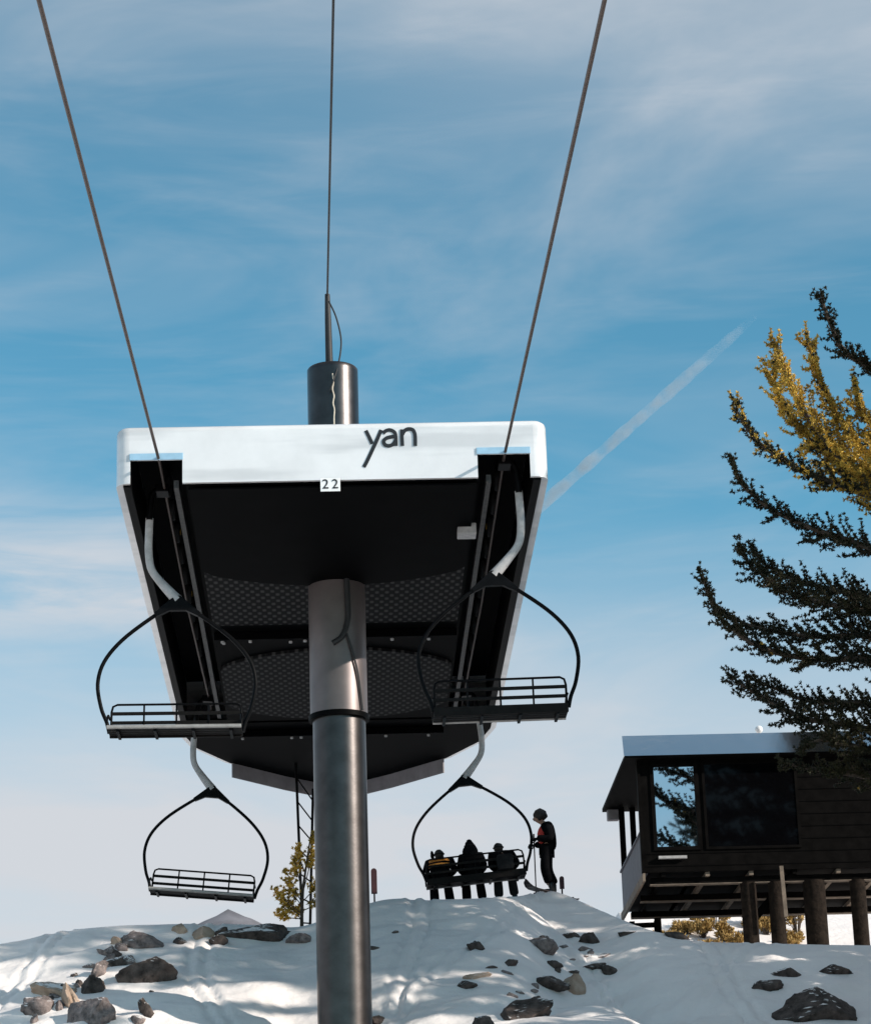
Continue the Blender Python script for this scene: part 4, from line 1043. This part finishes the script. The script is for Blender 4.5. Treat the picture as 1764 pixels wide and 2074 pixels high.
def plain_pine(seed, height, spread, wid=0.8):
    root = empty('pine_tree'); rng = np.random.default_rng(seed); rnd = random.Random(seed)
    tr = MB(); tr.tube([(0, 0, -0.4), (0.05, 0, height*0.4), (0, 0.05, height*0.8), (0, 0, height)], [0.3, 0.22, 0.09, 0.02], 10)
    C = []; D = []; z = height*0.14
    while z < height-0.3:
        t = z/height; a = rnd.uniform(0, 6.28); ln = spread*(1-t)**0.75*rnd.uniform(0.65, 1.1)+0.3
        d = Vector((math.cos(a), math.sin(a), 0)); p = Vector((0, 0, z))
        path = smooth_path([p, p+d*ln*0.4+Vector((0, 0, 0.0)), p+d*ln*0.8+Vector((0, 0, 0.15)), p+d*ln+Vector((0, 0, 0.5))], 2)
        tr.tube(path, [0.05*(1-i/len(path))+0.01 for i in range(len(path))], 5)
        c, e, tw = branch_tufts(path, rng, 6, wid, 0.1, 0.2); C += c[::2]; D += e[::2]; z += 0.18
    tr.build('trunk', M['bark'], root)
    link_mesh('crown', needles_mesh('needles', np.array([tuple(c) for c in C]), np.array([tuple(c) for c in D]), rng, 7, 0.26, 0.05, 1.4), M['needle'], root)
    return root
SHADE = [(11.6, 33.2, 0.98, 0), (13.0, 40.6, 0.92, 2.1), (15.8, 38.2, 1.0, 4.0), (17.0, 42.0, 1.12, 1.2), (18.8, 36.6, 1.05, 5.0), (22.0, 40.0, 1.2, 3.0), (16.6, 29.3, 1.1, 0.7), (21.5, 26.5, 1.25, 2.7), (14.2, 31.6, 1.0, 1.7), (11.0, 20.0, 1.15, 5.5), (14.9, 36.4, 1.05, 3.6), (20.2, 35.2, 1.25, 4.4), (24.5, 25.5, 1.4, 1.9)]
pp = plain_pine(21, 14.0, 3.0)
for i, (x, y, sc, rz) in enumerate(SHADE):
    o = pp if i == 0 else copy_tree(pp)
    o.location = (x, y, ground(x, y)); o.scale = (sc, sc, sc); o.rotation_euler = (0, 0, rz)
    tag(o, 'tall dark pine off to the right whose shadow falls across the snow', 'tree', 'pines right of the picture')

def sapling():
    base = at(608, 1886, 51.5); gz = ground(base.x, 51.5); base.z = gz-0.1
    root = empty('pine_sapling', base); tag(root, 'small yellow green pine sapling behind the ladder, left of the mast', 'tree')
    rng = np.random.default_rng(9); tr = MB(); C = []; D = []
    def Q(px, py, dy=0.0): return at(px, py, 51.5+dy)-base
    stem = smooth_path([Vector((0, 0, 0)), Q(612, 1830), Q(618, 1770), Q(630, 1690)], 4); tr.tube(stem, [0.04-0.03*i/len(stem) for i in range(len(stem))], 8)
    twigs = [((610, 1850), (562, 1808), 0), ((610, 1862), (568, 1852), -0.2), ((612, 1836), (588, 1800), 0.1), ((612, 1830), (582, 1770), 0), ((614, 1812), (598, 1745), 0.2),
             ((616, 1800), (632, 1730), 0), ((614, 1826), (642, 1790), -0.1), ((612, 1846), (645, 1825), 0.2), ((610, 1866), (600, 1840), 0.3), ((618, 1770), (604, 1722), 0.1), ((622, 1740), (640, 1690), 0), ((610, 1856), (580, 1830), 0.25)]
    for a, b, dy in twigs:
        p = Q(*a); e = Q(*b, dy); path = smooth_path([p, p.lerp(e, 0.6)+Vector((0, 0, -0.03)), e], 4)
        tr.tube(path, 0.010, 5); 
        for u in (0.72, 0.86, 1.0):
            c0 = path[min(len(path)-1, int(u*(len(path)-1)))]
            for k in range(16): C.append(c0+Vector(rng.normal(0, 0.055, 3))); D.append(Vector((0, 0, 0.6))+(e-p).normalized())
    tr.build('trunk', M['bark'], root)
    link_mesh('crown', needles_mesh('needles', np.array([tuple(c) for c in C]), np.array([tuple(c) for c in D]), rng, 22, 0.06, 0.012, 1.8), M['needles_bright'], root)
sapling()

def shrub(px, py, Y, w, h, seed, label):
    p = at(px, py, Y); gz = ground(p.x, Y); root = empty('dry_shrub', (p.x, Y, gz-0.05)); tag(root, label, 'shrub', 'dry shrubs under the hut')
    rng = np.random.default_rng(seed); st = MB(); C = []; D = []
    for k in range(34):
        a = rng.uniform(0, 6.28); r = w*0.5*math.sqrt(rng.uniform(0, 1)); e = Vector((r*math.cos(a), r*math.sin(a)*0.7, h*rng.uniform(0.45, 1.0)))
        path = smooth_path([Vector((e.x*0.15, e.y*0.15, 0)), Vector((e.x*0.6, e.y*0.6, e.z*0.65)), e], 3); st.tube(path, 0.006, 4)
        for q in path[3:]:
            for _ in range(2): C.append(q+Vector(rng.normal(0, 0.02, 3))); D.append(e.normalized())
    st.build('stem', M['bark'], root)
    link_mesh('leaves', needles_mesh('leaves', np.array([tuple(c) for c in C]), np.array([tuple(c) for c in D]), rng, 5, 0.09, 0.02), M['straw'], root)
shrub(1450, 1890, 58.6, 1.2, 0.6, 1, 'bright straw yellow shrub in the middle of the gap under the hut')
shrub(1530, 1885, 59.0, 0.8, 0.5, 2, 'thin straw shrub left of the first thick post under the hut')
shrub(1553, 1893, 58.2, 0.5, 0.45, 3, 'straw shrub seen between the two thick posts of the hut')
shrub(1615, 1890, 58.4, 0.55, 0.75, 4, 'tall straw shrub right of the second thick post of the hut')
shrub(1390, 1890, 58.2, 0.6, 0.3, 5, 'low brown shrub at the left end of the gap under the hut')
shrub(1318, 1893, 51.5, 0.6, 0.14, 6, 'flat brown tuft below the low wooden rail')

_sr = random.Random(31)
for k in range(12):
    px = 1350+k*24+_sr.uniform(-8, 8)
    shrub(px, 1890, 57.4+_sr.uniform(-0.6, 1.8), _sr.uniform(0.3, 0.7), _sr.uniform(0.12, 0.42), 40+k, 'low straw tuft poking through the snow in the gap under the hut')

# contrail: a long thin cloud of ice high above
def contrail():
    a = at(1100, 1020, 2600.0); b = at(1530, 640, 2600.0); mb = MB(); n = 90; pts = []; rs = []
    a2 = a+(a-b)*0.25
    for k in range(n):
        t = k/(n-1); pts.append(a2.lerp(b, t)); rs.append(6.6*math.sin(min(1, (1-t)*3.0+0.35)*math.pi/2)*(0.97+0.22*noise.noise(Vector((t*23, 0.3, 2)))))
    c = pts[0]; mb.tube([p-c for p in pts], rs, 14)
    m = bpy.data.materials.new('ice_cloud'); m.use_nodes = True; nt = m.node_tree; nt.nodes.clear()
    o = nt.nodes.new('ShaderNodeOutputMaterial'); v = nt.nodes.new('ShaderNodeVolumePrincipled')
    v.inputs['Color'].default_value = (0.95, 0.95, 0.97, 1); v.inputs['Density'].default_value = 0.055; v.inputs['Anisotropy'].default_value = 0.2
    N = nt.nodes; L = nt.links; tc = N.new('ShaderNodeTexCoord')
    nz = N.new('ShaderNodeTexNoise'); nz.inputs['Scale'].default_value = 0.055; nz.inputs['Detail'].default_value = 4; L.new(tc.outputs['Object'], nz.inputs[0])
    mr = N.new('ShaderNodeMapRange'); mr.inputs[1].default_value = 0.36; mr.inputs[2].default_value = 0.66; mr.inputs[3].default_value = 0.012; mr.inputs[4].default_value = 0.085; L.new(nz.outputs[0], mr.inputs[0])
    sp = N.new('ShaderNodeSeparateXYZ'); L.new(tc.outputs['Object'], sp.inputs[0])
    fd = N.new('ShaderNodeMapRange'); tot = (pts[-1]-pts[0]).x; fd.inputs[1].default_value = tot*0.5; fd.inputs[2].default_value = tot; fd.inputs[3].default_value = 1.0; fd.inputs[4].default_value = 0.12; L.new(sp.outputs[0], fd.inputs[0])
    mu = N.new('ShaderNodeMath'); mu.operation = 'MULTIPLY'; L.new(mr.outputs[0], mu.inputs[0]); L.new(fd.outputs[0], mu.inputs[1]); L.new(mu.outputs[0], v.inputs['Density'])
    nt.links.new(v.outputs[0], o.inputs['Volume'])
    ob = mb.build('contrail', m); ob.location = c
    tag(ob, 'thin white contrail slanting up through the blue sky to the right of the housing', 'contrail')
contrail()
